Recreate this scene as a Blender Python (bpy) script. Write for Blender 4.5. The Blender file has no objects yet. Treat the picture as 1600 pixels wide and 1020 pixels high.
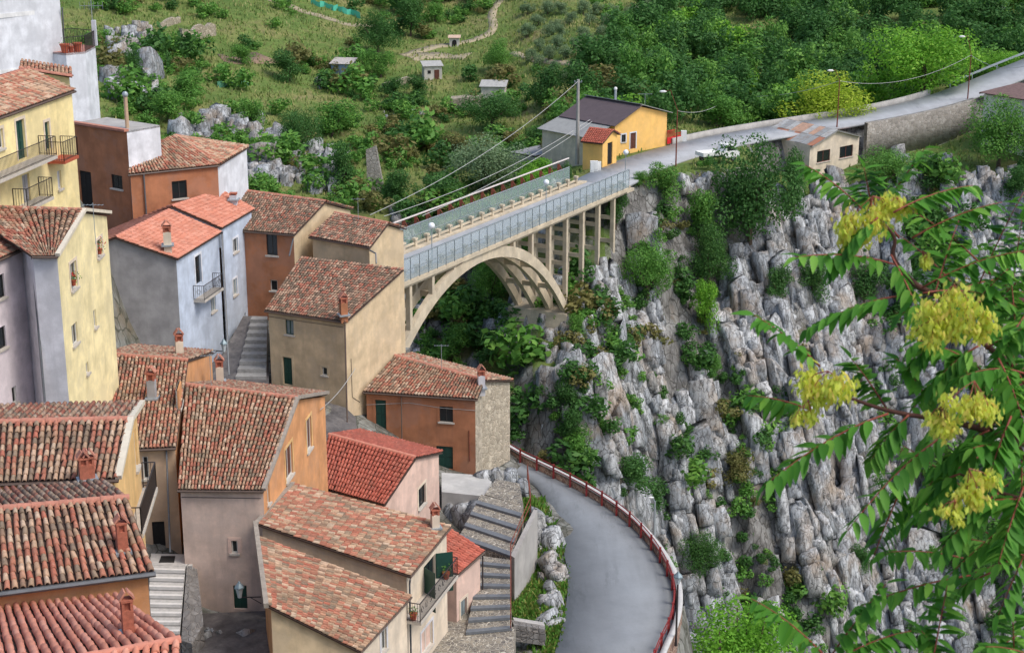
import bpy, math, random
import numpy as np
from mathutils import Vector, Matrix
from mathutils.geometry import tessellate_polygon
random.seed(7); RNG = np.random.default_rng(7)
SC = bpy.context.scene; COL = SC.collection
# ------------------------------------------------------------------ camera, sky, sun, exposure
F = 2550.0; TH = math.radians(16.7); CZ = 45.0
CT, ST = math.cos(TH), math.sin(TH)
cam = bpy.data.cameras.new('camera'); camo = bpy.data.objects.new('camera', cam); COL.objects.link(camo)
cam.sensor_width = 36; cam.lens = 36 * F / 1600; cam.clip_end = 3000; cam.clip_start = 0.5
camo.location = (0, 0, CZ); camo.rotation_euler = (math.pi / 2 - TH, 0, 0); SC.camera = camo
cam.dof.use_dof = True; cam.dof.focus_distance = 105; cam.dof.aperture_fstop = 7
W = bpy.data.worlds.new('World'); SC.world = W; W.use_nodes = True
nt = W.node_tree; sky = nt.nodes.new('ShaderNodeTexSky'); sky.sky_type = 'NISHITA'; sky.sun_disc = False
SUN_EL, SUN_AZ = math.radians(54), math.radians(118)     # azimuth from +Y (view direction) clockwise
sky.sun_elevation = SUN_EL; sky.sun_rotation = SUN_AZ; sky.air_density = 1.0; sky.dust_density = 2.5; sky.ozone_density = 1.0
nt.links.new(sky.outputs[0], nt.nodes['Background'].inputs[0]); nt.nodes['Background'].inputs[1].default_value = 0.15
sl = bpy.data.lights.new('sun', 'SUN'); sl.energy = 1.5; sl.angle = math.radians(22); sl.color = (1, .96, .9)
so = bpy.data.objects.new('sun', sl); COL.objects.link(so); so.location = (60, -40, 90)
sd = Vector((math.sin(SUN_AZ) * math.cos(SUN_EL), math.cos(SUN_AZ) * math.cos(SUN_EL), math.sin(SUN_EL)))
so.rotation_euler = sd.to_track_quat('Z', 'Y').to_euler()
vs = SC.view_settings; vs.view_transform = 'Standard'; vs.look = 'None'; vs.gamma = 1; vs.use_curve_mapping = False; vs.exposure = 0.5

# ------------------------------------------------------------------ geometry of the view: pixel of the photograph -> point of the place
def ray(px, py):
    v = (py - 510) / F
    return Vector(((px - 800) / F, CT - v * ST, -(ST + v * CT)))
CAMP = Vector((0, 0, CZ))
def PD(px, py, D): return CAMP + ray(px, py) * D
def PZ(px, py, z):
    r = ray(px, py); return CAMP + r * ((z - CZ) / r.z)
def PPL(px, py, p, n):
    r = ray(px, py); return CAMP + r * ((p - CAMP).dot(n) / r.dot(n))
def s2l(c): return tuple(((x / 255) / 12.92 if x / 255 <= .04045 else ((x / 255 + .055) / 1.055) ** 2.4) for x in c)

# ------------------------------------------------------------------ objects
WL = {}
def link(o, parent, loc):
    COL.objects.link(o); WL[o] = Vector(loc)
    if parent is not None:
        o.parent = parent; o.location = Vector(loc) - WL[parent]
    else: o.location = loc
    return o
def tag(o, label=None, cat=None, group=None, kind=None):
    if label: o['label'] = label
    if cat: o['category'] = cat
    if group: o['group'] = group
    if kind: o['kind'] = kind
    return o
def thing(name, loc, label, cat, group=None):
    o = bpy.data.objects.new(name, None); o.empty_display_size = .3
    link(o, None, loc); return tag(o, label, cat, group)
def mesh_np(name, V, Fc, mat, tc=None, smooth=False):
    V = np.asarray(V, dtype=np.float32).reshape(-1, 3); Fc = np.asarray(Fc, dtype=np.int32)
    k = Fc.shape[1]; n = len(Fc); m = bpy.data.meshes.new(name)
    m.vertices.add(len(V)); m.vertices.foreach_set('co', V.ravel())
    m.loops.add(n * k); m.loops.foreach_set('vertex_index', Fc.ravel())
    m.polygons.add(n); m.polygons.foreach_set('loop_start', np.arange(0, n * k, k, dtype=np.int32))
    if smooth: m.polygons.foreach_set('use_smooth', np.ones(n, dtype=bool))
    m.update(calc_edges=True)
    if tc is not None:
        a = m.attributes.new('tc', 'FLOAT', 'FACE'); a.data.foreach_set('value', np.asarray(tc, dtype=np.float32))
    if mat: m.materials.append(mat)
    return m
def obj_np(name, V, Fc, mat, parent=None, tc=None, smooth=False, kind=None):
    V = np.asarray(V, dtype=np.float64).reshape(-1, 3); c = (V.min(0) + V.max(0)) / 2
    o = bpy.data.objects.new(name, mesh_np(name, V - c, Fc, mat, tc, smooth)); link(o, parent, c)
    if kind: o['kind'] = kind
    return o
class MB:
    def __init__(s): s.v = []; s.f = []
    def face(s, *pts):
        n = len(s.v); s.v += [Vector(p) for p in pts]; s.f.append(list(range(n, n + len(pts))))
    def hexa(s, b, t):   # b,t: 4 bottom and 4 top corners, same order
        n = len(s.v); s.v += [Vector(p) for p in b] + [Vector(p) for p in t]
        s.f += [[n+3, n+2, n+1, n], [n+4, n+5, n+6, n+7]] + [[n+i, n+(i+1) % 4, n+4+(i+1) % 4, n+4+i] for i in range(4)]
    def box(s, c, ax, ay, az):   # centre + half axes
        c, ax, ay, az = map(Vector, (c, ax, ay, az))
        b = [c-ax-ay-az, c+ax-ay-az, c+ax+ay-az, c-ax+ay-az]; s.hexa(b, [p+2*az for p in b])
    def abox(s, x0, x1, y0, y1, z0, z1):
        s.hexa([(x0,y0,z0),(x1,y0,z0),(x1,y1,z0),(x0,y1,z0)], [(x0,y0,z1),(x1,y0,z1),(x1,y1,z1),(x0,y1,z1)])
    def bar(s, a, b, w, h=None, up=(0, 0, 1)):
        a, b = Vector(a), Vector(b); d = (b - a).normalized(); u = Vector(up)
        if abs(d.dot(u)) > .98: u = Vector((1, 0, 0))
        x = d.cross(u).normalized(); y = x.cross(d); h = h or w
        s.box((a+b)/2, x*w/2, y*h/2, (b-a)/2)
    def tube(s, pts, rs, n=6):
        pts = [Vector(p) for p in pts]
        if not isinstance(rs, (list, tuple)): rs = [rs] * len(pts)
        base = len(s.v); prev = None
        for i, p in enumerate(pts):
            d = (pts[min(i+1, len(pts)-1)] - pts[max(i-1, 0)]).normalized()
            if prev is None:
                x = d.cross(Vector((0, 0, 1)) if abs(d.z) < .95 else Vector((1, 0, 0))).normalized()
            else: x = (prev - d * prev.dot(d)).normalized()
            prev = x; y = d.cross(x)
            s.v += [p + (x*math.cos(a) + y*math.sin(a)) * rs[i] for a in [2*math.pi*k/n for k in range(n)]]
        for i in range(len(pts)-1):
            for k in range(n):
                a = base + i*n; s.f.append([a+k, a+(k+1) % n, a+n+(k+1) % n, a+n+k])
        s.f.append([base+k for k in range(n)][::-1]); s.f.append([base+(len(pts)-1)*n+k for k in range(n)])
    def prism(s, pts, vec):
        n = len(s.v); k = len(pts); vec = Vector(vec); s.v += [Vector(p) for p in pts] + [Vector(p)+vec for p in pts]
        s.f += [list(range(n+k-1, n-1, -1)), list(range(n+k, n+2*k))] + [[n+i, n+(i+1) % k, n+k+(i+1) % k, n+k+i] for i in range(k)]
    def sphere(s, c, r, nu=10, nv=6, sq=(1, 1, 1)):
        n = len(s.v); c = Vector(c)
        for i in range(nv+1):
            t = math.pi*i/nv
            for k in range(nu):
                a = 2*math.pi*k/nu
                s.v.append(c + Vector((r*sq[0]*math.sin(t)*math.cos(a), r*sq[1]*math.sin(t)*math.sin(a), r*sq[2]*math.cos(t))))
        for i in range(nv):
            for k in range(nu): s.f.append([n+i*nu+k, n+(i+1)*nu+k, n+(i+1)*nu+(k+1) % nu, n+i*nu+(k+1) % nu])
    def build(s, name, mat, parent=None, smooth=False, kind=None):
        lo = Vector([min(p[i] for p in s.v) for i in range(3)]); hi = Vector([max(p[i] for p in s.v) for i in range(3)]); c = (lo+hi)/2
        m = bpy.data.meshes.new(name); m.from_pydata([p-c for p in s.v], [], s.f)
        if smooth: m.polygons.foreach_set('use_smooth', [True]*len(m.polygons))
        m.materials.append(mat); o = bpy.data.objects.new(name, m); link(o, parent, c)
        if kind: o['kind'] = kind
        return o

# ------------------------------------------------------------------ materials
def newmat(name):
    m = bpy.data.materials.new(name); m.use_nodes = True; n = m.node_tree
    return m, n, n.nodes['Principled BSDF'], n.nodes.new, n.links.new
def nz(n, l, scale, detail=4, stretch=None, rough=.6):
    t = n.nodes.new('ShaderNodeTexNoise'); t.inputs['Scale'].default_value = scale; t.inputs['Detail'].default_value = detail; t.inputs['Roughness'].default_value = rough
    g = n.nodes.get('GEO') or n.nodes.new('ShaderNodeNewGeometry'); g.name = 'GEO'
    if stretch:
        mp = n.nodes.new('ShaderNodeMapping'); mp.inputs['Scale'].default_value = stretch; l(g.outputs['Position'], mp.inputs[0]); l(mp.outputs[0], t.inputs[0])
    else: l(g.outputs['Position'], t.inputs[0])
    return t.outputs['Fac']
def ramp(n, l, src, stops, interp='LINEAR'):
    r = n.nodes.new('ShaderNodeValToRGB'); cr = r.color_ramp; cr.interpolation = interp
    while len(cr.elements) < len(stops): cr.elements.new(.5)
    for e, (p, c) in zip(cr.elements, stops): e.position = p; e.color = (*c, 1) if len(c) == 3 else c
    if src is not None: l(src, r.inputs[0])
    return r.outputs[0]
def mix(n, l, fac, a, b, mode='MIX'):
    m = n.nodes.new('ShaderNodeMix'); m.data_type = 'RGBA'; m.blend_type = mode
    for s, v in ((0, fac), (6, a), (7, b)):
        if hasattr(v, 'is_output'): l(v, m.inputs[s])
        elif s == 0: m.inputs[0].default_value = v
        else: m.inputs[s].default_value = (*v, 1)
    return m.outputs[2]
def bump(n, l, bsdf, h, strength, dist=.02):
    b = n.nodes.new('ShaderNodeBump'); b.inputs['Strength'].default_value = strength; b.inputs['Distance'].default_value = dist
    l(h, b.inputs['Height']); l(b.outputs[0], bsdf.inputs['Normal'])
MATS = {}
def plaster(name, rgb, var=.17, stain=.5, rough=.9):
    """rendered wall: mottled colour, weathered streaks running down, fine grain"""
    if name in MATS: return MATS[name]
    m, n, b, N, l = newmat(name); c = s2l(rgb)
    dk = tuple(x*(1-var) for x in c); lt = tuple(min(1, x*(1+var)) for x in c); st = tuple(x*.55+.03 for x in c)
    f1 = ramp(n, l, nz(n, l, .9, 6), [(.36, (0,0,0)), (.64, (1,1,1))]); col = mix(n, l, f1, dk, lt)
    f2 = ramp(n, l, nz(n, l, 1.0, 6, (2.2, 2.2, .22), .7), [(.5, (0,0,0)), (.78, (stain,)*3)]); col = mix(n, l, f2, col, st)
    f3 = ramp(n, l, nz(n, l, .35, 8, None, .75), [(.5, (0,0,0)), (.56, (stain*.9,)*3)]); col = mix(n, l, f3, col, tuple(x*.74+.07 for x in c))
    l(col, b.inputs['Base Color']); b.inputs['Roughness'].default_value = rough; b.inputs['Specular IOR Level'].default_value = .2
    bump(n, l, b, nz(n, l, 14, 8, None, .75), .6, .02); MATS[name] = m; return m
def plain(name, rgb, rough=.6, metal=0., var=.12, scale=3., bmp=.1, bscale=30):
    if name in MATS: return MATS[name]
    m, n, b, N, l = newmat(name); c = s2l(rgb)
    f = ramp(n, l, nz(n, l, scale, 6, None, .7), [(.3, (0,0,0)), (.7, (1,1,1))])
    l(mix(n, l, f, tuple(x*(1-var) for x in c), tuple(min(1, x*(1+var)) for x in c)), b.inputs['Base Color'])
    b.inputs['Roughness'].default_value = rough; b.inputs['Metallic'].default_value = metal
    if bmp: bump(n, l, b, nz(n, l, bscale, 5), bmp, .01)
    MATS[name] = m; return m
def tcval(n, l):
    """a random number of each piece: its own face value, shifted by the random number of the object"""
    a = n.nodes.new('ShaderNodeAttribute'); a.attribute_name = 'tc'; o = n.nodes.new('ShaderNodeObjectInfo')
    s = n.nodes.new('ShaderNodeMath'); s.operation = 'ADD'; l(a.outputs['Fac'], s.inputs[0]); l(o.outputs['Random'], s.inputs[1])
    fr = n.nodes.new('ShaderNodeMath'); fr.operation = 'FRACT'; l(s.outputs[0], fr.inputs[0]); return fr.outputs[0]
def tilemat(name, pal, lichen=.62, dirt=(84, 76, 66)):
    m, n, b, N, l = newmat(name); t = tcval(n, l); k = len(pal)
    col = ramp(n, l, t, [(i/k, s2l(c)) for i, c in enumerate([tuple(.8*a+.2*q for a, q in zip(c, np.mean(pal, 0))) for c in pal])], 'CONSTANT')
    f = ramp(n, l, nz(n, l, 5, 8, None, .75), [(.45, (0,0,0)), (.72, (lichen,)*3)]); col = mix(n, l, f, col, s2l(dirt))
    f = ramp(n, l, nz(n, l, .7, 5), [(.48, (0,0,0)), (.7, (lichen*.75,)*3)]); col = mix(n, l, f, col, s2l((112, 102, 84)))
    f = ramp(n, l, nz(n, l, 17, 4), [(.6, (0,0,0)), (.75, (lichen*.8,)*3)]); col = mix(n, l, f, col, s2l((196, 188, 168)))
    l(col, b.inputs['Base Color']); b.inputs['Roughness'].default_value = .92; b.inputs['Specular IOR Level'].default_value = .15
    bump(n, l, b, nz(n, l, 40, 5), .3, .01); return m
OLDP = [(172,110,88),(192,162,134),(158,98,80),(174,146,120),(180,118,96),(144,128,108),(202,174,148),(164,104,86),(182,136,110),(126,112,96),(188,122,100),(158,130,106),(186,152,124),(170,98,80),(138,112,94),(200,178,154)]
DARKP = [(172,106,88),(132,114,98),(190,156,132),(116,102,88),(178,118,98),(148,126,108),(104,92,82),(186,132,110),(164,98,80),(202,172,148),(124,108,94),(174,142,120)]
NEWP = [(204,134,110),(212,144,120),(196,128,106),(216,152,130),(206,138,116),(194,130,110),(218,156,134),(208,136,112)]
REDP = [(180,98,82),(192,106,88),(172,92,76),(196,114,96),(184,102,84),(170,96,82)]
TILE = {'old': tilemat('old_roof_tile', OLDP), 'dark': tilemat('dark_roof_tile', DARKP, .75), 'new': tilemat('new_roof_tile', NEWP, .22),
        'red': tilemat('red_roof_tile', REDP, .3), 'pale': tilemat('pale_and_lit_roof_tile', OLDP+[(206,176,150),(196,166,138),(188,160,136),(206,150,124)], .35)}  # pale: for pale roofs, and for back slopes lightened as if lit
M_under = plain('roof_underlay', (70, 54, 46), .95, var=.35, scale=6)
M_ridge = {'old': plain('ridge_tile', (180, 122, 102), .9, var=.25, scale=4), 'new': plain('ridge_tile_new', (200, 132, 110), .9, var=.15, scale=4)}
M_mortar = plain('grey_mortar', (150, 140, 128), .95, var=.25, scale=3, bmp=.4)
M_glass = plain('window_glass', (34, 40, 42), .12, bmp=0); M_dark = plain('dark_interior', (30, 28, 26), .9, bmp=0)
M_glassl = plain('curtained_glass', (126, 138, 140), .2, bmp=0)
M_frame = plain('window_frame_white', (200, 198, 190), .6); M_framed = plain('window_frame_dark', (46, 44, 42), .6)
M_stone = plain('stone_sill', (186, 178, 166), .85, var=.15, scale=5, bmp=.3)
M_green = plain('green_paint', (26, 66, 56), .5, var=.2); M_iron = plain('wrought_iron', (52, 46, 46), .6)
M_zinc = plain('zinc_pipe', (104, 106, 108), .5, .3, var=.2); M_copper = plain('brown_gutter', (92, 76, 66), .6, var=.2)
M_brick = plain('chimney_brick', (166, 98, 76), .9, var=.3, scale=8, bmp=.4, bscale=14); M_brown = plain('brown_wood', (92, 52, 38), .7, var=.25)
M_conc = plaster('weathered_concrete', (196, 182, 158), .18, .6); M_terra = plain('terracotta', (170, 84, 58), .8)
M_white = plain('white_paint', (226, 226, 222), .6, var=.06); M_greyc = plaster('grey_concrete', (168, 164, 158), .16, .5)
M_rust = plain('rusty_steel', (120, 62, 46), .85, var=.4, scale=5, bmp=.3); M_wire = plain('cable', (176, 176, 172), .6)
M_galv = plain('galvanised_steel', (164, 172, 176), .45, .4, var=.1)

# ------------------------------------------------------------------ noise and the lie of the land
def vnoise(x, y, seed=0):
    x = np.asarray(x, float); y = np.asarray(y, float); xi = np.floor(x); yi = np.floor(y); fx = x-xi; fy = y-yi
    fx = fx*fx*(3-2*fx); fy = fy*fy*(3-2*fy)
    def h(a, b):
        q = np.sin(a*127.1 + b*311.7 + seed*74.7) * 43758.5453; return q - np.floor(q)
    return (h(xi, yi)*(1-fx)+h(xi+1, yi)*fx)*(1-fy) + (h(xi, yi+1)*(1-fx)+h(xi+1, yi+1)*fx)*fy
def fbm(x, y, seed=0, o=4):
    r = 0; a = .5
    for i in range(o): r = r + a*vnoise(x*2**i, y*2**i, seed+i*13); a *= .5
    return r
CTRL = np.array([(0,-12,44),(0,0,41.5),(-6,2,41),(6,2,41),(0,9,35),(6,9,37),(3,9,36.8),(-8,10,34),(-30,10,38),(20,10,30),(-12,30,20),(-4,30,15),(6,30,12),(-10,40,18),(-16,45,18),(-30,45,24),(-15,52,17),(-13,60,8),(-6,60,2),(-16,68,8),
 (-12.5,72,7.4),(-15,73,7.6),(-14,74,7.6),(-13,69,7.3),(-16,76,8.6),(-18,78,10.4),(-22,76,13),(-26,75,16),(-20,82,11),(-25,85,16),(-30,90,22),(-23,95,11),(-20,90,10),(-22,100,11),(-18.5,103,9.2),(-17.2,106,9.4),(-16.8,111,10.8),(-18.5,115,11.2),(-19,108,9.6),(-26,113,15),(-32,113,19),(-30,102,24),(-40,100,26),(-60,80,34),(-60,120,30),
 (-13,101,9.2),(-10,100,7.2),(-12,95,7),(-8,98,5),(-3,100,4.2),(-6,88,2),(-4,80,1.8),(-3,75,1.8),(-8,70,1.8),(0,90,2.2),(-1,97,2.6),(1,103,2.5),(3,106,2.5),(6,100,2.4),(8,93,2.4),(6,90,2.4),(7,84,2.4),(5,80,2.4),(4,70,2),(5,60,1.6),(0,50,3),
 (-3,108,3),(-9,118,3.5),(-9,130,5),(-14,140,6),(-25,135,9),(-45,140,12),(-40,160,8)], float)
OUT_Y = [-20, 20, 40, 60, 75, 79.7, 82.7, 86.7, 90.2, 93.9, 97.9, 102.3, 106.3, 108.8, 115, 125, 140, 170]
OUT_X = [24, 18, 10, 6.2, 6.6, 8.2, 9.5, 10.0, 9.7, 8.8, 7.4, 5.0, 2.0, .2, -3.0, -7.5, -13, -28]
RF = np.array([(8.6,176.3,8),(10.8,181,8),(15,190,8),(21.5,199.5,8),(28,206,8.15),(36,211,8.5),(45,214.5,9.2),(54,217.5,10.3),(62,221,12),(72,226,15),(90,234,20),(120,246,27)], float)  # far road centre line
def polyd(X, Y, P):
    """distance to a polyline and the height there"""
    best = np.full(np.shape(X), 1e9); zz = np.zeros(np.shape(X))
    for a, b in zip(P[:-1], P[1:]):
        d = b[:2]-a[:2]; t = np.clip(((X-a[0])*d[0]+(Y-a[1])*d[1])/(d@d), 0, 1)
        q = np.hypot(X-a[0]-t*d[0], Y-a[1]-t*d[1]); k = q < best; best = np.where(k, q, best); zz = np.where(k, a[2]+t*(b[2]-a[2]), zz)
    return best, zz
YC_X = [-140, -60, -30, -10, 0, 8, 11, 23, 34, 43, 63, 90, 150]; YC_Y = [190, 186, 183, 186, 184, 181, 180, 188, 191, 198, 198, 190, 170]; YC_Z = [14, 8, 4, 2.5, 3.5, 6.5, 7.2, 6.0, 3.2, 3.0, 5.0, 4, 4]
def land(X, Y, rough=True):
    X = np.asarray(X, float); Y = np.asarray(Y, float)
    num = 0; den = 0
    for cx, cy, cz in CTRL:
        w = 1/((X-cx)**2+(Y-cy)**2+.6)**1.7; num = num+w*cz; den = den+w
    near = num/den; dx = X-np.interp(Y, OUT_Y, OUT_X)
    near = np.where(dx > 0, near-np.minimum(70, dx*5), near) - np.maximum(0, Y-141)*2.5
    yc = np.interp(X, YC_X, YC_Y); zt = np.interp(X, YC_X, YC_Z); d = yc-Y
    soft = np.clip((16-X)/9, 0, 1)
    wob = (fbm(X*.11, Y*.03+3, 5)-.5)*7 + (vnoise(X*.38, Y*.05, 9)-.5)*2.4 if rough else 0
    if rough:
        z0 = zt-np.interp(np.maximum(d, 0), [0, 3, 14, 44, 70], [0, 3.5, 15, 62, 66]); hsh = lambda a, b, s_: (lambda q_: q_-np.floor(q_))(np.sin(a*12.9898+b*78.233+s_)*43758.5453)
        uu = X+.16*z0+(vnoise(X*.3, z0*.15, 17)-.5)*1.6
        for wd, ht, am in ((2.6, 7.5, 2.6), (1.25, 3.4, 1.3)):
            ci = np.floor(uu/wd); cj = np.floor(z0/ht+hsh(ci, 0*ci, 3.)*5); wob = wob+(hsh(ci, cj, 1.)-.5)*am
    dd = np.maximum(d+wob*np.clip(d/6, 0, 1), 0)
    steep = np.interp(dd, [0, 3, 14, 44, 70], [0, 3.5, 15, 62, 66]); gent = np.interp(dd, [0, 6, 26, 46, 70], [0, 4, 13, 48, 60])
    cliff = zt - (steep*(1-soft)+gent*soft)
    if rough: cliff = cliff + (fbm(X*.5, (Y+cliff)*.2, 21)-.5)*1.6*np.clip(dd/4, 0, 1)
    b = np.maximum(-d, 0)
    hill = zt + np.interp(b, [0, 40, 70, 120, 150, 260, 700, 1200], [0, 1.6, 3.0, 9.5, 16, 62, 260, 380]) + np.maximum(0, -X-30)*.10*np.clip(b/40, 0, 1) + np.maximum(0, X-20)*.07*np.clip(b/40, 0, 1)
    if rough: hill = hill + (fbm(X*.045, Y*.045, 3)-.5)*3.2*np.clip(b/12, 0, 1) + (fbm(X*.3, Y*.3, 4)-.5)*.7
    far = np.where(d > 0, cliff, hill)
    q, zr = polyd(X, Y, RF); yr = np.interp(X, RF[:, 0], RF[:, 1]); nr_ = Y < yr; core = np.where(nr_ & (X > 30.5), 2.6, np.where(nr_ & (X > 17) & (X <= 30.5), 10.5, 3.6)); w = np.clip(1-(q-core)/np.where((X > 30.5) & nr_, .8, np.where(core > 9, 2.5, 5.5)), 0, 1); w = w*w*(3-2*w)*np.where(d > 0, np.clip(1-d/3, 0, 1), 1)
    far = far*(1-w)+(zr-.18)*w
    return np.maximum(np.maximum(near, far), -60)
def on_land(px, py, dmin=110, dmax=900):
    """where the line of sight through a pixel first meets the land"""
    D = np.concatenate([np.arange(dmin, 420, .5), np.arange(420, dmax, 4)]); r = ray(px, py)
    z = CZ+r.z*D; h = land(r.x*D, r.y*D); k = np.nonzero(z < h)[0]
    i = k[0] if len(k) else len(D)-1
    return Vector((r.x*D[i], r.y*D[i], float(h[i])))
def axis(*seg):
    out = []
    for a, b, s in seg: out.append(np.arange(a, b, s))
    return np.concatenate(out+[[seg[-1][1]]])
gx = axis((-420, -150, 18), (-150, -60, 3), (-60, -32, 1.2), (-32, 74, .62), (74, 130, 2), (130, 420, 18))
gy = axis((-20, 60, 1.6), (60, 128, .8), (128, 206, .55), (206, 330, 1.5), (330, 480, 5), (480, 1300, 30))
GX, GY = np.meshgrid(gx, gy); GZ = land(GX, GY)
nx, ny = len(gx), len(gy); idx = np.arange(nx*ny).reshape(ny, nx)
faces = np.stack([idx[:-1, :-1], idx[:-1, 1:], idx[1:, 1:], idx[1:, :-1]], -1).reshape(-1, 4)
dzx = np.gradient(GZ, gx, axis=1); dzy = np.gradient(GZ, gy, axis=0); slope = np.hypot(dzx, dzy)
fcen = lambda A: (A[:-1, :-1]+A[1:, 1:]+A[:-1, 1:]+A[1:, :-1])/4
m, n, b, N, l = newmat('hillside_ground')
at = N('ShaderNodeAttribute'); at.attribute_name = 'tc'; st = at.outputs['Fac']
grass = ramp(n, l, nz(n, l, .10, 8, None, .7), [(.30, s2l((82, 108, 54))), (.46, s2l((112, 134, 70))), (.57, s2l((142, 142, 88))), (.7, s2l((162, 144, 110)))])
grass = mix(n, l, ramp(n, l, nz(n, l, 1.6, 8, None, .75), [(.35, (0,0,0)), (.65, (.75,)*3)]), grass, s2l((70, 84, 44)))
soil = ramp(n, l, nz(n, l, .5, 8, None, .75), [(.3, s2l((92, 80, 64))), (.6, s2l((140, 122, 102))), (.8, s2l((164, 150, 132)))])
rockc = ramp(n, l, nz(n, l, .6, 8, (1, 1, .35), .75), [(.32, s2l((70, 68, 64))), (.48, s2l((118, 116, 112))), (.66, s2l((164, 164, 160)))])
rockc = mix(n, l, ramp(n, l, nz(n, l, .16, 6), [(.58, (0,0,0)), (.7, (.7,)*3)]), rockc, soil)
vc = N('ShaderNodeTexVoronoi'); vc.feature = 'DISTANCE_TO_EDGE'; vc.inputs['Scale'].default_value = .9; mpv = N('ShaderNodeMapping'); mpv.inputs['Scale'].default_value = (1.5, 1.2, .5); vm = N('ShaderNodeVectorMath'); vm.operation = 'ADD'; tnv = N('ShaderNodeTexNoise'); tnv.inputs['Scale'].default_value = .9; l(n.nodes['GEO'].outputs['Position'], mpv.inputs[0]); l(n.nodes['GEO'].outputs['Position'], tnv.inputs[0]); l(mpv.outputs[0], vm.inputs[0]); l(tnv.outputs['Color'], vm.inputs[1]); l(vm.outputs[0], vc.inputs['Vector'])
rockc = mix(n, l, ramp(n, l, vc.outputs['Distance'], [(0, (.85,)*3), (.07, (0,0,0))]), rockc, s2l((58, 56, 52)))
l(mix(n, l, ramp(n, l, st, [(.42, (0,0,0)), (.75, (1,1,1))]), grass, rockc), b.inputs['Base Color']); b.inputs['Roughness'].default_value = .95; b.inputs['Specular IOR Level'].default_value = .1
bump(n, l, b, nz(n, l, 1.3, 10, None, .75), .9, .25)
terrain = obj_np('hillside_terrain', np.stack([GX, GY, GZ], -1).reshape(-1, 3), faces, m, tc=np.where(fcen(GY) < 128, .72, np.clip(fcen(slope)/1.6, 0, 1)).ravel(), smooth=True, kind='structure')

# ------------------------------------------------------------------ roof tiles
def arc_tile(seg=5):
    """unit barrel tile: x across, y up the slope, z out; wide and lifted at its lower end"""
    v = []
    for y, r, z in ((0, .5, .22), (1, .40, .0)):
        for k in range(seg+1):
            a = math.pi*k/seg; v.append((-math.cos(a)*r, y, math.sin(a)*r*.9+z))
    for k in range(seg+1):   # thickness shown at the lower end
        a = math.pi*k/seg; v.append((-math.cos(a)*.40, 0, math.sin(a)*.36*.9+.10))
    s = seg+1; f = [(k, k+1, s+k+1, s+k) for k in range(seg)] + [(2*s+k, 2*s+k+1, k+1, k) for k in range(seg)]
    return np.array(v, float), np.array(f, int)
TV, TF = arc_tile(); TILEMESH = {}
def lerp(a, b, t): return a+(b-a)*t
def tiles(roof, eL, eR, rR, rL, style, pitch=.21, course=.33, nobj=0, sag=0.0):
    """barrel tiles laid in columns from the eave up to the ridge on a (ruled) slope"""
    eL, eR, rR, rL = [np.array(p, float) for p in (eL, eR, rR, rL)]
    n = max(2, int(round((np.linalg.norm(eR-eL)+np.linalg.norm(rR-rL))/2/pitch))); mcs = max(2, int(round((np.linalg.norm(rL-eL)+np.linalg.norm(rR-eR))/2/course)))
    out = []; 
    for i in range(n):
        u = (i+.5)/n; a = lerp(eL, eR, u); c = lerp(rL, rR, u); wv = lerp(eR-eL, rR-rL, .5)/n
        al = c-a; L = np.linalg.norm(al); al = al/L; ph = random.uniform(-.3, .3)
        for j in range(mcs):
            t = (j + (ph if 0 < j else 0)*.25)/mcs; p = lerp(a, c, t); w = np.linalg.norm(lerp(eR-eL, rR-rL, t))/n
            ac = lerp(eR-eL, rR-rL, t); ac = ac-al*np.dot(ac, al); ac /= np.linalg.norm(ac); nn = np.cross(ac, al)
            jr = random.gauss(0, .035); ac2 = ac+al*jr; al2 = al-ac*jr
            p = p + ac*random.gauss(0, .008) + nn*(.015+random.gauss(0, .006)) - nn*sag*math.sin(math.pi*t)
            out.append((p, ac2*w*.8*random.uniform(.92, 1.08), al2*(L/mcs)*1.18, nn*w*1.0))
    if nobj:
        cp = np.array(CAMP); out.sort(key=lambda q: np.linalg.norm(q[0]-cp))
        if style not in TILEMESH: TILEMESH[style] = mesh_np('roof_tile', TV, TF, TILE[style], smooth=True)
        for p, x, y, z in out[:nobj]:
            o = bpy.data.objects.new('roof_tile', TILEMESH[style]); link(o, roof, p)
            Mx = Matrix([[x[0], y[0], z[0], 0], [x[1], y[1], z[1], 0], [x[2], y[2], z[2], 0], [0, 0, 0, 1]])
            Mx.translation = o.location; o.matrix_basis = Mx
        out = out[nobj:]
    if out:
        P = np.array([q[0] for q in out]); A = np.array([[q[1], q[2], q[3]] for q in out])
        V = P[:, None, :]+np.einsum('vk,nkc->nvc', TV, A); Fs = TF[None]+(np.arange(len(out))*len(TV))[:, None, None]
        tcs = np.repeat(RNG.random(len(out)), len(TF))
        obj_np('roof_tiles', V.reshape(-1, 3), Fs.reshape(-1, 4), TILE[style], roof, tc=tcs, smooth=True, kind='stuff')
def ridge_caps(roof, a, b, style='old', r=.13, step=.4):
    a, b = Vector(a), Vector(b); L = (b-a).length; n = max(1, int(L/step)); d = (b-a)/L; x = d.cross(Vector((0, 0, 1))).normalized(); up = x.cross(d); mb = MB()
    for i in range(n):
        p = a+d*(L*i/n); q = a+d*(L*(i+1.12)/n); k = 6; b0 = len(mb.v); rr = r*random.uniform(.95, 1.06)
        for P, R in ((p, rr*1.08), (q, rr*.9)):
            mb.v += [P+x*math.cos(math.pi*t/k)*R+up*(math.sin(math.pi*t/k)*R-.03) for t in range(k+1)]
        mb.f += [[b0+t, b0+t+1, b0+k+2+t, b0+k+1+t] for t in range(k)]
    mb.build('ridge_tiles', M_ridge['new' if style in ('new', 'red') else 'old'], roof, smooth=True, kind='stuff')
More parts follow.
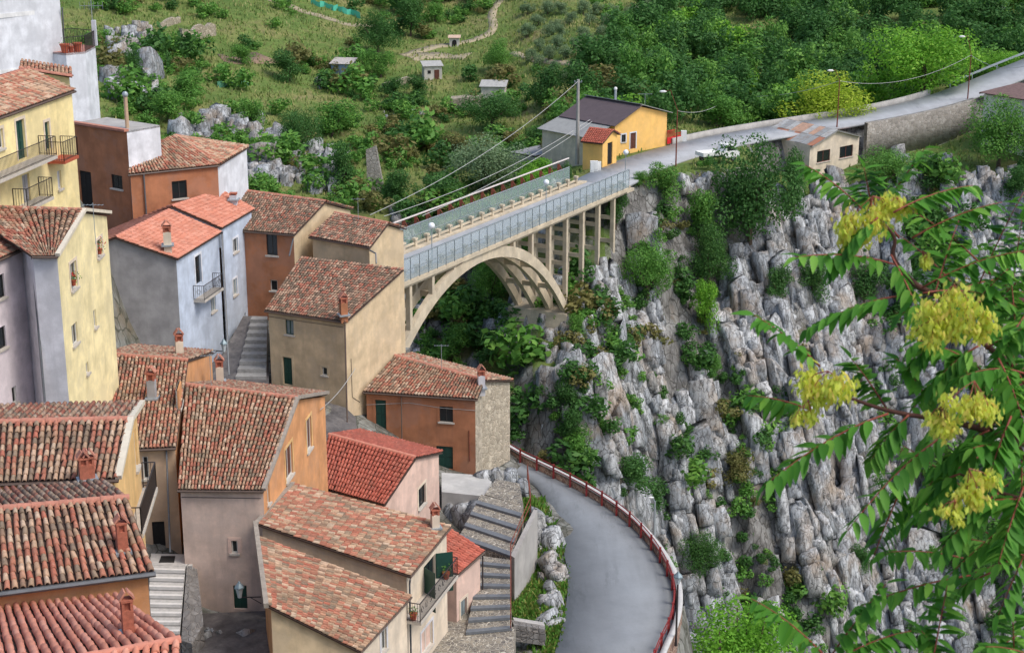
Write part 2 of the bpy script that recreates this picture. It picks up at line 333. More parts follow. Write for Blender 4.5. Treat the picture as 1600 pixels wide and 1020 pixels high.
def slab(house, quad, name='roof', mat=None, th=.08, drop=.03):
    q = [Vector(p) for p in quad]; nn = (q[1]-q[0]).cross(q[3]-q[0]).normalized()
    if nn.z < 0: nn = -nn
    mb = MB(); k = 5; G = [[lerp(lerp(q[0], q[1], i/k), lerp(q[3], q[2], i/k), j/k) for i in range(k+1)] for j in range(k+1)]
    for off in (drop, drop+th):
        for row in G: mb.v += [p-nn*off for p in row]
    S = (k+1)**2; at_ = lambda i, j, t: t*S+j*(k+1)+i
    for j in range(k):
        for i in range(k): mb.f += [[at_(i, j, 0), at_(i+1, j, 0), at_(i+1, j+1, 0), at_(i, j+1, 0)], [at_(i, j+1, 1), at_(i+1, j+1, 1), at_(i+1, j, 1), at_(i, j, 1)]]
    for i in range(k): mb.f += [[at_(i, 0, 1), at_(i+1, 0, 1), at_(i+1, 0, 0), at_(i, 0, 0)], [at_(i, k, 0), at_(i+1, k, 0), at_(i+1, k, 1), at_(i, k, 1)], [at_(0, i, 0), at_(0, i+1, 0), at_(0, i+1, 1), at_(0, i, 1)], [at_(k, i, 1), at_(k, i+1, 1), at_(k, i+1, 0), at_(k, i, 0)]]
    return mb.build(name, mat or M_under, house)

# ------------------------------------------------------------------ walls with real openings
def wall(house, p0, p1, zb, tops, mat, openings=(), name='wall'):
    """p0 left, p1 right as seen from outside. tops: [(t,z)...]. openings: (kind, x0,y0, x1,y1, opts) by the pixels of their upper left and lower right corners"""
    p0 = Vector((p0[0], p0[1], 0)); p1 = Vector((p1[0], p1[1], 0)); d = p1-p0; L = d.length; d /= L; nrm = Vector((d.y, -d.x, 0))
    P3 = lambda u, z, off=0: Vector((p0.x+d.x*u+nrm.x*off, p0.y+d.y*u+nrm.y*off, z))
    outer = [(0, zb), (L, zb)] + [(t*L, z) for t, z in sorted(tops, reverse=True)]
    holes = []; todo = []
    for op in openings:
        kind, x0, y0, x1, y1 = op[:5]; o = op[5] if len(op) > 5 else {}
        a = PPL(x0, y0, p0, nrm); c = PPL(x1, y1, p0, nrm); u0, u1 = sorted(((a-p0).dot(d), (c-p0).dot(d))); z1, z0 = max(a.z, c.z), min(a.z, c.z)
        if not 0 < (u0+u1)/2 < L: continue
        u0 = max(u0, .06); u1 = min(u1, L-.06); z0 = max(z0, zb+.02)
        if u1-u0 < .1 or z1-z0 < .1: continue
        holes.append([(u0, z0), (u1, z0), (u1, z1), (u0, z1)]); todo.append((kind, u0, u1, z0, z1, o))
    loops = [outer]+holes; tri = tessellate_polygon([[Vector((u, z, 0)) for u, z in lp] for lp in loops])
    flat = [q for lp in loops for q in lp]; mb = MB(); mb.v = [P3(u, z) for u, z in flat]
    mb.f = []
    for t in tri:
        a, b_, c = [Vector((*flat[i], 0)) for i in t]
        mb.f.append(list(t) if (b_-a).cross(c-a).z > 0 else list(t)[::-1])
    dep = .13
    for (kind, u0, u1, z0, z1, o) in todo:
        cs = [(u0, z0), (u1, z0), (u1, z1), (u0, z1)]
        for i in range(4):
            q, r_ = cs[i], cs[(i+1) % 4]; mb.face(P3(*q), P3(*r_), P3(*r_, -dep), P3(*q, -dep))
    w = mb.build(name, mat, house)
    for (kind, u0, u1, z0, z1, o) in todo:
        fm = o.get('frame', M_frame); back = -dep+.02; fw = .06
        if kind in ('win', 'dark'):
            f = MB()
            for (a, c) in (((u0, z0), (u0+fw, z1)), ((u1-fw, z0), (u1, z1)), ((u0+fw, z0), (u1-fw, z0+fw)), ((u0+fw, z1-fw), (u1-fw, z1))):
                f.hexa([P3(a[0], a[1], back-.04), P3(c[0], a[1], back-.04), P3(c[0], a[1], back+.03), P3(a[0], a[1], back+.03)],
                       [P3(a[0], c[1], back-.04), P3(c[0], c[1], back-.04), P3(c[0], c[1], back+.03), P3(a[0], c[1], back+.03)])
            if kind == 'win' and u1-u0 > .6:
                um = (u0+u1)/2; f.hexa([P3(um-.03, z0+fw, back-.03), P3(um+.03, z0+fw, back-.03), P3(um+.03, z0+fw, back+.02), P3(um-.03, z0+fw, back+.02)], [P3(um-.03, z1-fw, back-.03), P3(um+.03, z1-fw, back-.03), P3(um+.03, z1-fw, back+.02), P3(um-.03, z1-fw, back+.02)])
            wf = f.build('window', fm, house)
            g = MB(); g.hexa([P3(u0, z0, back-.03), P3(u1, z0, back-.03), P3(u1, z0, back-.01), P3(u0, z0, back-.01)], [P3(u0, z1, back-.03), P3(u1, z1, back-.03), P3(u1, z1, back-.01), P3(u0, z1, back-.01)])
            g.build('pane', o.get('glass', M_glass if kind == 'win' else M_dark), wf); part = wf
        else:
            g = MB(); g.hexa([P3(u0, z0, back-.06), P3(u1, z0, back-.06), P3(u1, z0, back), P3(u0, z0, back)], [P3(u0, z1, back-.06), P3(u1, z1, back-.06), P3(u1, z1, back), P3(u0, z1, back)])
            dm = o.get('mat', M_green); part = g.build('door', dm, house)
            pb = MB(); hw = (u1-u0)/2
            for k in range(2):
                for (za, zc) in ((.08, .45), (.52, .93)):
                    ua = u0+hw*k+hw*.14; ub = u0+hw*(k+1)-hw*.14; A = z0+(z1-z0)*za; B = z0+(z1-z0)*zc
                    pb.hexa([P3(ua, A, back-.001), P3(ub, A, back-.001), P3(ub, A, back+.025), P3(ua, A, back+.025)], [P3(ua, B, back-.001), P3(ub, B, back-.001), P3(ub, B, back+.025), P3(ua, B, back+.025)])
            pb.build('door_panel', dm, part)
        if o.get('sill', kind != 'door'):
            s_ = MB(); s_.hexa([P3(u0-.1, z0-.1, -.1), P3(u1+.1, z0-.1, -.1), P3(u1+.1, z0-.1, .1), P3(u0-.1, z0-.1, .1)], [P3(u0-.1, z0+.012, -.1), P3(u1+.1, z0+.012, -.1), P3(u1+.1, z0+.005, .1), P3(u0-.1, z0+.005, .1)])
            s_.build('sill', M_stone, part)
        if o.get('trim'):
            t_ = MB(); q = .16
            for (a, c) in (((u0-q, z0), (u0-.002, z1)), ((u1+.002, z0), (u1+q, z1)), ((u0-q, z1+.002), (u1+q, z1+q))):
                t_.hexa([P3(a[0], a[1], .004), P3(c[0], a[1], .004), P3(c[0], a[1], .025), P3(a[0], a[1], .025)], [P3(a[0], c[1], .004), P3(c[0], c[1], .004), P3(c[0], c[1], .025), P3(a[0], c[1], .025)])
            t_.build('surround', o['trim'], part)
        if o.get('shutters'):
            for u_, sgn in ((u0, -1), (u1, 1)):
                s_ = MB(); w_ = (u1-u0)*.5; dirv = (d*sgn*.55+nrm*.83).normalized()*w_
                a = P3(u_, z0, .02); s_.hexa([a, a+dirv, a+dirv+nrm*.04, a+nrm*.04], [p+Vector((0, 0, z1-z0)) for p in (a, a+dirv, a+dirv+nrm*.04, a+nrm*.04)])
                s_.build('shutter', M_green, part)
    return p0, d, nrm, L
def flat2(p): return Vector((p.x, p.y, 0))
def ins(p, c, k=.22):
    v = flat2(c)-flat2(p); return p+v.normalized()*k*1.3
def gutter(house, a, b, mat=None, r=.065):
    mb = MB(); a, b = Vector(a), Vector(b); mb.tube([a+Vector((0, 0, -.07)), b+Vector((0, 0, -.07))], r, 6); mb.build('gutter', mat or M_copper, house)
def pipe(house, pts, mat=None, r=.055):
    mb = MB(); mb.tube(pts, r, 6); mb.build('drainpipe', mat or M_zinc, house)
def gable_house(name, label, eL, eR, rR, rL, bR, zb, mats, style, of=(), orr=(), nobj=0, pitch=.21, course=.33, gut=True, caps=True, lit_back_style=None, rake=None, cat='house', sag=0.02, bL=None):
    """ridge along the front: eL eR front eave, rL rR ridge, bR right end of the back eave. mats: front, right gable, back/left"""
    eL, eR, rR, rL, bR = [Vector(p) for p in (eL, eR, rR, rL, bR)]; bL = Vector(bL) if bL else rL+(bR-rR)
    c = (eL+eR+bR+bL)/4; root = thing(name, (c.x, c.y, zb), label, cat)
    q = [ins(p, c) for p in (eL, eR, bR, bL)]
    def peak(e, r_, b_):
        ax = flat2(b_)-flat2(e); return max(.1, min(.9, (flat2(r_)-flat2(e)).dot(ax)/ax.dot(ax)))
    tr = peak(eR, rR, bR); tl = peak(eL, rL, bL); dz = .13
    fr = wall(root, q[0], q[1], zb, [(0, eL.z-dz), (1, eR.z-dz)], mats[0], of)
    onl = flat2(lerp(eR, bR, tr)); dev = flat2(rR)-onl
    if dev.length < .12: rr = wall(root, q[1], q[2], zb, [(0, eR.z-dz), (tr, rR.z-dz), (1, bR.z-dz)], mats[1], orr)
    else:      # an end wall that is not quite straight in plan: it bends under the ridge
        qm = lerp(q[1], q[2], tr)+dev; rr = wall(root, q[1], qm, zb, [(0, eR.z-dz), (1, rR.z-dz)], mats[1], orr); wall(root, qm, q[2], zb, [(0, rR.z-dz), (1, bR.z-dz)], mats[1], orr)
    wall(root, q[2], q[3], zb, [(0, bR.z-dz), (1, bL.z-dz)], mats[2]); wall(root, q[3], q[0], zb, [(0, bL.z-dz), (1-tl, rL.z-dz), (1, eL.z-dz)], mats[2])
    r1 = slab(root, (eL, eR, rR, rL)); r2 = slab(root, (rL, rR, bR, bL))
    tiles(r1, eL, eR, rR, rL, style, pitch, course, nobj, sag); tiles(r2, bR, bL, rL, rR, lit_back_style or style, pitch, course)  # paler back slope tiles put the light at grazing view into colour
    if caps: ridge_caps(r1, rL+Vector((0, 0, .04)), rR+Vector((0, 0, .04)), style)
    if gut: gutter(root, eL, eR)
    if rake:
        mb = MB(); up = Vector((0, 0, .05))
        for a, b_ in ((eR, rR), (rR, bR)): mb.bar(a+up, b_+up, .22, .16)
        mb.build('verge', rake, root)
    return root, fr, rr
def mono_house(name, label, eL, eR, tR, tL, zb, mats, style, of=(), orr=(), nobj=0, pitch=.21, course=.33, gut=True, cat='house', verge=None, k=.22):
    eL, eR, tR, tL = [Vector(p) for p in (eL, eR, tR, tL)]; c = (eL+eR+tR+tL)/4; root = thing(name, (c.x, c.y, zb), label, cat); dz = .13
    q = [ins(p, c, k) for p in (eL, eR, tR, tL)]
    fr = wall(root, q[0], q[1], zb, [(0, eL.z-dz), (1, eR.z-dz)], mats[0], of); rr = wall(root, q[1], q[2], zb, [(0, eR.z-dz), (1, tR.z-dz)], mats[1], orr)
    wall(root, q[2], q[3], zb, [(0, tR.z-dz), (1, tL.z-dz)], mats[2]); wall(root, q[3], q[0], zb, [(0, tL.z-dz), (1, eL.z-dz)], mats[2])
    r1 = slab(root, (eL, eR, tR, tL)); tiles(r1, eL, eR, tR, tL, style, pitch, course, nobj)
    if gut: gutter(root, eL, eR)
    if verge:
        mb = MB()
        for a, b_ in verge: mb.bar(Vector(a)+Vector((0, 0, .05)), Vector(b_)+Vector((0, 0, .05)), .2, .16)
        mb.build('verge', M_mortar, root)
    return root, fr, rr
def chimney(house, base, h=1.0, w=.42, body=None, cap=True, ang=0.):
    """rendered shaft, brick head with openings, two tiles leaning together on top"""
    base = Vector(base); x = Vector((math.cos(ang), math.sin(ang), 0)); y = Vector((-math.sin(ang), math.cos(ang), 0)); Z = Vector((0, 0, 1)); mb = MB()
    mb.box(base+Z*(h*.3-.25), x*w/2, y*w/2, Z*(h*.3+.25)); ch = mb.build('chimney', body or M_conc, house)
    mb = MB(); z0 = h*.6
    for sx in (-1, 1):
        for sy in (-1, 1): mb.box(base+x*sx*w*.38+y*sy*w*.38+Z*(z0+h*.1), x*w*.12, y*w*.12, Z*h*.1)
    mb.box(base+Z*(z0+h*.22), x*w*.55, y*w*.55, Z*h*.025); mb.box(base+Z*(z0+h*.08), x*w*.25, y*w*.25, Z*h*.08); mb.build('chimney_head', M_brick, ch)
    if cap:
        mb = MB(); t = z0+h*.245
        for s in (-1, 1):
            a = base+x*s*w*.6+Z*t; b_ = base+x*s*.02+Z*(t+w*.75); mb.hexa([a-y*w*.5, a+y*w*.5, b_+y*w*.5, b_-y*w*.5], [p+x*s*.04+Z*.03 for p in (a-y*w*.5, a+y*w*.5, b_+y*w*.5, b_-y*w*.5)])
        mb.build('chimney_cap', M_ridge['old'], ch)
    mb = MB(); mb.box(base+Z*.02, x*w*.8, y*w*.8, Z*.05); mb.build('flashing', M_galv, ch)
    return ch
def balcony(house, fr, x0, y0, x1, y1, depth=.9, h=1.0, floor=None, step=.13, scroll=False):
    """slab and iron railing on a wall; x0,y0..x1,y1: pixels of the slab's foot on the wall"""
    p0, d, nrm, L = fr; a = PPL(x0, y0, p0, nrm); c = PPL(x1, y1, p0, nrm); z = (a.z+c.z)/2; a = Vector((a.x, a.y, z)); c = Vector((c.x, c.y, z)); dn = (c-a).normalized()
    mb = MB(); Z = Vector((0, 0, 1)); th = .16
    mb.hexa([a, c, c+nrm*depth, a+nrm*depth], [p+Z*th for p in (a, c, c+nrm*depth, a+nrm*depth)]); bal = mb.build('balcony', floor or M_stone, house)
    mb = MB(); A = a+nrm*(depth-.05)+Z*th; C = c+nrm*(depth-.05)+Z*th; runs = [(a+nrm*.02+Z*th, A), (A, C), (C, c+nrm*.02+Z*th)]
    for p, q in runs:
        mb.bar(p+Z*h, q+Z*h, .045, .03); mb.bar(p+Z*.08, q+Z*.08, .03, .02); n = max(2, int((q-p).length/step))
        for i in range(n+1):
            b_ = lerp(p, q, i/n); mb.bar(b_, b_+Z*h, .018 if 0 < i < n else .035)
        if scroll:
            for i in range(max(1, int((q-p).length/.6))):
                t = (i+.5)/max(1, int((q-p).length/.6)); cc = lerp(p, q, t)+Z*h*.55; e = (q-p).normalized(); mb.tube([cc+e*.16*math.cos(k*.7)*(1-k*.05)+Z*.2*math.sin(k*.7)*(1-k*.05) for k in range(10)], .012, 4)
    mb.build('railing', M_iron, bal); return bal, A, C
def flowerpot(loc, label, r=.16, flower=(200, 30, 36), n=70, spread=.3, group=None, leafc=None):
    """terracotta pot with a leafy, flowering plant"""
    loc = Vector(loc); t = thing('flower_pot', loc, label, 'flower pot', group); mb = MB(); mb.tube([loc, loc+Vector((0, 0, r*1.5)), loc+Vector((0, 0, r*1.55)), loc+Vector((0, 0, r*1.85))], [r*.65, r*.92, r*1.05, r*1.05], 12); mb.build('pot', M_terra, t)
    for nm, mt, cnt, up in (('leaves', leafc or LEAF['md'], n, .0), ('flowers', plain('petal_%d_%d_%d' % flower, flower, .6, bmp=0), n//2 if flower != (0, 0, 0) else 0, .12)):
        if not cnt: continue
        V = []; 
        for _ in range(cnt):
            p = np.array(loc)+np.array((0, 0, r*1.9+spread*.35+up))+RNG.normal(0, 1, 3)*np.array((spread*.5, spread*.5, spread*.38)); a = RNG.normal(0, 1, 3); a /= np.linalg.norm(a); c = np.cross(a, RNG.normal(0, 1, 3)); c /= np.linalg.norm(c); s = .05
            V += [p-a*s, p+c*s*.6, p+a*s, p-c*s*.6]
        obj_np(nm, V, np.arange(len(V)).reshape(-1, 4), mt, t, tc=RNG.random(cnt))
    return t
#@@PART2
# ------------------------------------------------------------------ foliage
def leafmat(name, pal, trans=.35):
    m, n, b, N, l = newmat(name); t = tcval(n, l); k = len(pal)
    col = ramp(n, l, t, [(i/max(1, k-1), s2l(c)) for i, c in enumerate(pal)])
    l(col, b.inputs['Base Color']); b.inputs['Roughness'].default_value = .6; b.inputs['Specular IOR Level'].default_value = .25
    tr = N('ShaderNodeBsdfTranslucent'); l(col, tr.inputs[0]); mx = N('ShaderNodeMixShader'); mx.inputs[0].default_value = trans
    l(b.outputs[0], mx.inputs[1]); l(tr.outputs[0], mx.inputs[2]); l(mx.outputs[0], n.nodes['Material Output'].inputs[0]); return m
LEAF = {'dk': leafmat('leaf_dark', [(56,96,44),(76,120,56),(66,106,52),(92,134,62)]), 'md': leafmat('leaf_mid', [(82,130,54),(102,152,64),(90,138,60),(122,166,72)]),
        'br': leafmat('leaf_bright', [(106,164,48),(128,184,60),(98,152,46),(150,196,70)], .42), 'ol': leafmat('leaf_olive', [(112,138,96),(132,156,114),(102,126,86),(148,166,126)]),
        'dr': leafmat('leaf_dry', [(110,112,62),(132,126,74),(96,104,56)]), 'ye': leafmat('leaf_yellow', [(158,186,52),(184,204,66),(142,174,48),(196,208,80)], .45)}
M_bark = plain('bark', (92, 78, 64), .95, var=.3, scale=5, bmp=.5)
def crown(seed, n, leaf, lobes, flat=1.0):
    """leaf faces spread through clumps that make up an uneven crown of radius about 1"""
    r = np.random.default_rng(seed); C = r.normal(0, 1, (lobes, 3)); C /= np.linalg.norm(C, axis=1)[:, None]; C *= (r.uniform(.2, .85, lobes))[:, None]; C[:, 2] *= flat; R = r.uniform(.16, .46, lobes)
    pw_ = R**2/np.sum(R**2); k = r.choice(lobes, n, p=pw_); D = r.normal(0, 1, (n, 3)); D /= np.linalg.norm(D, axis=1)[:, None]; rad = R[k]*(r.uniform(.35, 1.0, n)**.5)*r.uniform(.9, 1.15, n)
    P = C[k]+D*rad[:, None]; nn = D+r.normal(0, .55, (n, 3))+np.array([0, 0, .35]); nn /= np.linalg.norm(nn, axis=1)[:, None]
    a = np.cross(nn, r.normal(0, 1, (n, 3))); a /= np.linalg.norm(a, axis=1)[:, None]; c = np.cross(nn, a); s = (leaf*r.uniform(.6, 1.35, n))[:, None]
    V = np.stack([P-a*s, P-c*s*.55, P+a*s, P+c*s*.55], 1)
    return V, np.clip(r.normal(.5, .18, n)+.25*(k/lobes-.5), .02, .98)
NV = 7; CR = [crown(50+i, 4200, .046, 18+2*i) for i in range(NV)]; CRB = [crown(90+i, 1300, .085, 10+i, .8) for i in range(4)]; CRF = [crown(140+i, 9000, .030, 28+i) for i in range(3)]
FI = lambda n: np.arange(4*n).reshape(-1, 4)
CM = {}
def crown_mesh(kind, i, tone):
    k = (kind, i, tone)
    if k not in CM:
        V, t = {'t': CR, 'b': CRB, 'f': CRF}[kind][i]; CM[k] = mesh_np('crown', V.reshape(-1, 3), FI(len(V)), LEAF[tone], tc=t)
    return CM[k]
def trunk_mesh(seed):
    r = random.Random(seed); mb = MB(); mb.tube([(0, 0, -.15), (r.uniform(-.05, .05), 0, .35), (r.uniform(-.1, .1), r.uniform(-.1, .1), .8), (0, 0, 1.25)], [.075, .055, .04, .015], 6)
    for _ in range(4):
        a = r.uniform(0, 6.28); q = r.uniform(.35, .6); mb.tube([(0, 0, r.uniform(.4, .7)), (math.cos(a)*q*.6, math.sin(a)*q*.6, .95), (math.cos(a)*q, math.sin(a)*q, 1.25)], [.035, .025, .01], 5)
    m = bpy.data.meshes.new('trunk'); m.from_pydata(mb.v, [], mb.f); m.materials.append(M_bark); return m
TRK = [trunk_mesh(i) for i in range(3)]
def tree(base, w, h, tone, label, name='tree', cat='tree', group=None, kind='t', seed=None, lift=.0):
    """base point, crown width and total height in metres"""
    sd_ = seed if seed is not None else random.randrange(999); t = thing(name, base, label, cat, group); n = {'t': NV, 'b': 4, 'f': 3}[kind]
    hz = h*(1-lift)/2; o = bpy.data.objects.new('crown', crown_mesh(kind, sd_ % n, tone)); link(o, t, base+Vector((0, 0, h-hz*1.0))); o.scale = (w/2.0, w/2.0, hz/1.0); o.rotation_euler = (0, 0, sd_*1.3)
    k = bpy.data.objects.new('trunk', TRK[sd_ % 3]); link(k, t, base); k.scale = (w*.42, w*.42, (h-hz)/1.1); k.rotation_euler = (0, 0, sd_*.7); return t
def mass(name, items, label, cat, parent=None, bank=None):
    """many crowns that read as one mass: a single mesh. items: (point, w, h)"""
    bank = bank or CR; Vs = []; T = []
    for p, w, h, in items:
        V, t = bank[random.randrange(len(bank))]; a = random.uniform(0, 6.28); c, s = math.cos(a), math.sin(a)
        X = V @ np.array([[c, s, 0], [-s, c, 0], [0, 0, 1]])*np.array([w/1.75, w/1.75, h/1.75])+np.array((p.x, p.y, p.z+h*.42)); Vs.append(X); T.append((t*.6+random.uniform(0, .38)))
    V = np.concatenate(Vs); return V, np.concatenate(T)
def mass_obj(name, items, tone, label, cat, parent=None, bank=None):
    V, t = mass(name, items, label, cat, parent, bank); o = obj_np(name, V.reshape(-1, 3), FI(len(V)), LEAF[tone], parent, tc=t, kind='stuff')
    if parent is None: tag(o, label, cat)
    return o

# ------------------------------------------------------------------ the village houses
C = {k: plaster('wall_'+k, v) for k, v in dict(pink=(206,182,166), orange=(206,150,104), beige=(204,180,146), brown=(172,116,84), yellow=(234,218,168), white=(206,204,206), cream=(216,200,178), blue=(188,198,212),
     grey=(158,156,156), rose=(212,182,166), tan=(188,160,132), ochre=(222,182,124), sand=(206,184,150), yel2=(236,216,158), snow=(214,216,220), brown2=(172,116,84)).items()}
def rubble(name, a, b_, mort, scale=3.2):
    """irregular stone blocks with mortar between"""
    m, n, b, N, l = newmat(name); g = N('ShaderNodeNewGeometry'); v = N('ShaderNodeTexVoronoi'); v.inputs['Scale'].default_value = scale; l(g.outputs['Position'], v.inputs['Vector'])
    e = N('ShaderNodeTexVoronoi'); e.feature = 'DISTANCE_TO_EDGE'; e.inputs['Scale'].default_value = scale; l(g.outputs['Position'], e.inputs['Vector'])
    sp = N('ShaderNodeSeparateColor'); l(v.outputs['Color'], sp.inputs[0]); col = mix(n, l, sp.outputs[0], s2l(a), s2l(b_)); col = mix(n, l, ramp(n, l, nz(n, l, 1.5, 7, None, .7), [(.4, (0,0,0)), (.7, (.7,)*3)]), col, s2l(tuple(x*.7 for x in b_)))
    ed = ramp(n, l, e.outputs['Distance'], [(.02, (0,0,0)), (.09, (1,1,1))]); l(mix(n, l, ed, s2l(mort), col), b.inputs['Base Color']); b.inputs['Roughness'].default_value = .95
    bump(n, l, b, ed, .9, .05); return m
M_rubble = rubble('rubble_wall', (206,194,172), (168,156,136), (186,172,150)); M_retain = rubble('retaining_wall_stone', (176,170,160), (140,134,124), (150,142,130), 2.2); M_block = rubble('grey_stone_blocks', (146,142,138), (112,108,104), (128,122,116), 2.6)
M_cob = rubble('cobbled_tread', (158,148,130), (112,106,98), (196,188,172), 4.2); M_nose = plain('basalt_nosing', (104, 108, 112), .8, var=.2, scale=4, bmp=.2); M_tread = plain('worn_stone_step', (176, 172, 166), .9, var=.2, scale=4, bmp=.4)
def poly_block(root, pts, zb, zt, mats, ops=None, cap=None):
    """vertical walls round a footprint; mats/ops for each side"""
    k = len(pts)
    for i in range(k):
        a, b_ = Vector(pts[i]), Vector(pts[(i+1) % k]); wall(root, a, b_, zb, [(0, zt), (1, zt)], mats[min(i, len(mats)-1)], (ops or {}).get(i, ()))
    mb = MB(); mb.prism([Vector((p[0], p[1], zt-.15)) for p in pts], (0, 0, .149)); return mb.build('roof', cap or M_greyc, root)
W0 = dict(frame=M_framed); TR = lambda m: dict(trim=m)
# 16 lower left house, 17, 18
h16, f16, r16 = gable_house('house', 'house with mottled tile roof and ochre side wall with balcony at left', PZ(-80,757,24.5), PZ(185,748,24.5), PZ(205,655,25.5), PZ(-80,662,25.5), PZ(222,630,24.9), 15, (C['ochre'], C['ochre'], C['tan']), 'old',
    orr=[('win', 208.5,676, 216,726, dict(frame=M_frame))], nobj=300, pitch=.21, course=.34, lit_back_style='pale', rake=plain('pale_verge', (206,196,176), .9))
balcony(h16, r16, 197,806, 226,800, .55, 1.0)
h17, f17, r17 = gable_house('house', 'house with mottled barrel-tile roof, brick chimney and zinc gutter above the smooth orange roof', PZ(-60,932,24.3), PZ(242,893,24.3), PZ(200,778,25.3), PZ(-60,801,25.3), PZ(165,753,24.9), 16, (C['orange'], C['orange'], C['orange']), 'old', nobj=300, pitch=.215, course=.35, lit_back_style='pale', gut=False)
gutter(h17, PZ(-60,932,24.3), PZ(243,893,24.3), M_zinc, .085); pipe(h17, [PZ(231,899,24.1), PZ(229,905,23.6)+Vector((0,0,-.2)), PZ(229,905,23.6)+Vector((0,0,-6))], M_zinc)
h18, f18, r18 = gable_house('house', 'house with smooth orange barrel-tile roof in the lower left corner', PZ(187,932,23.75), PZ(-60,958,23.6), PZ(-60,1062,24.6), PZ(282,1000,24.6), PZ(-60,1062,24.6)+Vector((0.6,-3.5,-.9)), 15, (C['orange'],)*3, 'new', nobj=300, pitch=.27, course=.42, gut=False)
for (x, y, hs, px, py, z, hh) in ((h18, 0, 0, 201, 990, 24.35, 1.25), (h17, 0, 0, 192, 862, 24.55, 1.15), (h16, 0, 0, 141, 748, 24.6, .95), (h16, 0, 0, 132, 750, 24.6, .95)): chimney(x, PZ(px, py, z), hh, .3, M_brick, ang=.4)
# 12, 13 
h12, f12, r12 = gable_house('house', 'narrow house with tan front, long mottled roof and orange gable beside the small stone stair', PZ(130,705,15.6), PZ(275,699,15.6), PZ(294,563,17.6), PZ(160,553,17.6), PZ(334,549,16.2), 9, (C['tan'], C['orange'], C['tan']), 'old', lit_back_style='pale',
    of=[('dark', 222,713, 233.5,748, {}), ('door', 237,815, 259.5,859, dict(mat=M_dark))], orr=[('dark', 279,610, 285,624, {})])
pipe(h12, [PZ(260,703,15.4), PZ(266,862,15.4-4.6)], M_zinc, .05)
chimney(h12, PZ(238,622,16.7), 1.7, .42, C['grey']); chimney(h12, PZ(281,556,17.0), 1.5, .42, C['cream'], ang=.3)
h13, f13, r13 = gable_house('house', 'pink fronted house with broad mottled roof, grey verge and orange gable wall', PZ(277,765,14.4), PZ(412,766,14.4), PZ(465,622,16.8), PZ(290,601,16.8), PZ(512,614,14.7), 7.0, (C['pink'], C['orange'], C['orange']), 'old', lit_back_style='pale', rake=M_mortar, sag=-.04,
    of=[('win', 361,844, 372,864, dict(trim=C['rose'])), ('door', 364,914, 387,951, {})], orr=[('win', 445,704, 458,738, dict(glass=M_brown, trim=C['ochre'])), ('win', 478,658, 487.5,697, dict(glass=M_brown, trim=C['ochre'])), ('dark', 417,756, 422,784, {})])
chimney(h12, PZ(344,596,15.4), 1.5, .42, C['cream'], ang=.2)
# 14
h14, f14, r14 = gable_house('house', 'small house with bright red tile roof and pale pink gable', PZ(491,759,8.5), PZ(601,789,8.5), PZ(650,715,10.2), PZ(514,679,10.2), PZ(692,706,8.8), 2.5, (C['rose'], C['rose'], C['rose']), 'red', orr=[('win', 653.5,765, 665,784, dict(frame=M_framed, trim=C['cream']))], gut=False, pitch=.24, course=.36)
# 15 and its annex
h15, f15, r15 = mono_house('house', 'foreground house with two stepped mottled roofs, green shutters and long iron balcony', PZ(641,900,10.3), PZ(705,822,10.3), PZ(458,756,12.6), PZ(401,818,12.9), 2.5, (C['cream'], C['cream'], C['tan']), 'old',
    of=[('door', 662,886, 681,925, dict(mat=M_glass, shutters=1)), ('win', 658,990, 676,1004, dict(glass=C['rose'], trim=C['white']))], verge=[(PZ(458,756,12.6), PZ(401,818,12.9))])
bal15, BA, BC = balcony(h15, f15, 628,962, 688,909, 1.0, 1.0, scroll=True)
Z = Vector((0,0,1)); pipe(h15, [PZ(641,905,10.1), PZ(640,912,9.8), PZ(640,912,9.8)-Z*6], M_zinc, .05)
def add_mono(root, eL, eR, tR, tL, zb, mats, style, of=(), left=None):
    c = (eL+eR+tR+tL)/4; q = [ins(p, c) for p in (eL, eR, tR, tL)]; dz = .13
    wall(root, q[0], q[1], zb, [(0, eL.z-dz), (1, eR.z-dz)], mats[0], of); wall(root, q[3], q[0], zb, [(0, tL.z-dz), (1, eL.z-dz)], mats[1]); wall(root, q[2], q[3], zb, [(0, tR.z-dz), (1, tL.z-dz)], mats[2])
    r1 = slab(root, (eL, eR, tR, tL)); tiles(r1, eL, eR, tR, tL, style); gutter(root, eL, eR); return r1
add_mono(h15, PZ(563,1018,9.4), PZ(643,931,9.4), PZ(403,838,12.62), PZ(416,945,12.0), 2.5, (C['cream'], C['sand'], C['orange']), 'old', of=[('win', 595,988, 604,1012, dict(trim=C['white']))])
Z = Vector((0,0,1)); mb = MB(); mb.bar(PZ(399,816,12.95), PZ(416,946,12.1), .22, .25); mb.build('verge', M_mortar, h15)
chimney(h15, PZ(680,824,10.55), 1.25, .4, C['cream'], ang=.3)
aR = PZ(700,824,8.2); aE, aF = PZ(714,899,7.2), PZ(757,861,7.2)
h15b, f15b, r15b = mono_house('house', 'low pink annex with red tile roof beside the cobbled stairs', aE, aF, aR, aR+(aE-aF), 3, (C['rose'], C['rose'], C['rose']), 'red', of=[('door', 719.5,940, 729.5,984, dict(mat=M_glassl, trim=C['cream'])), ('door', 700.5,945, 705.5,1008, dict(mat=M_brown))], pitch=.24)
pipe(h15b, [aF+Vector((-.1,-.05,-.1)), aF+Vector((-.12,-.1,-4))], M_iron, .05)
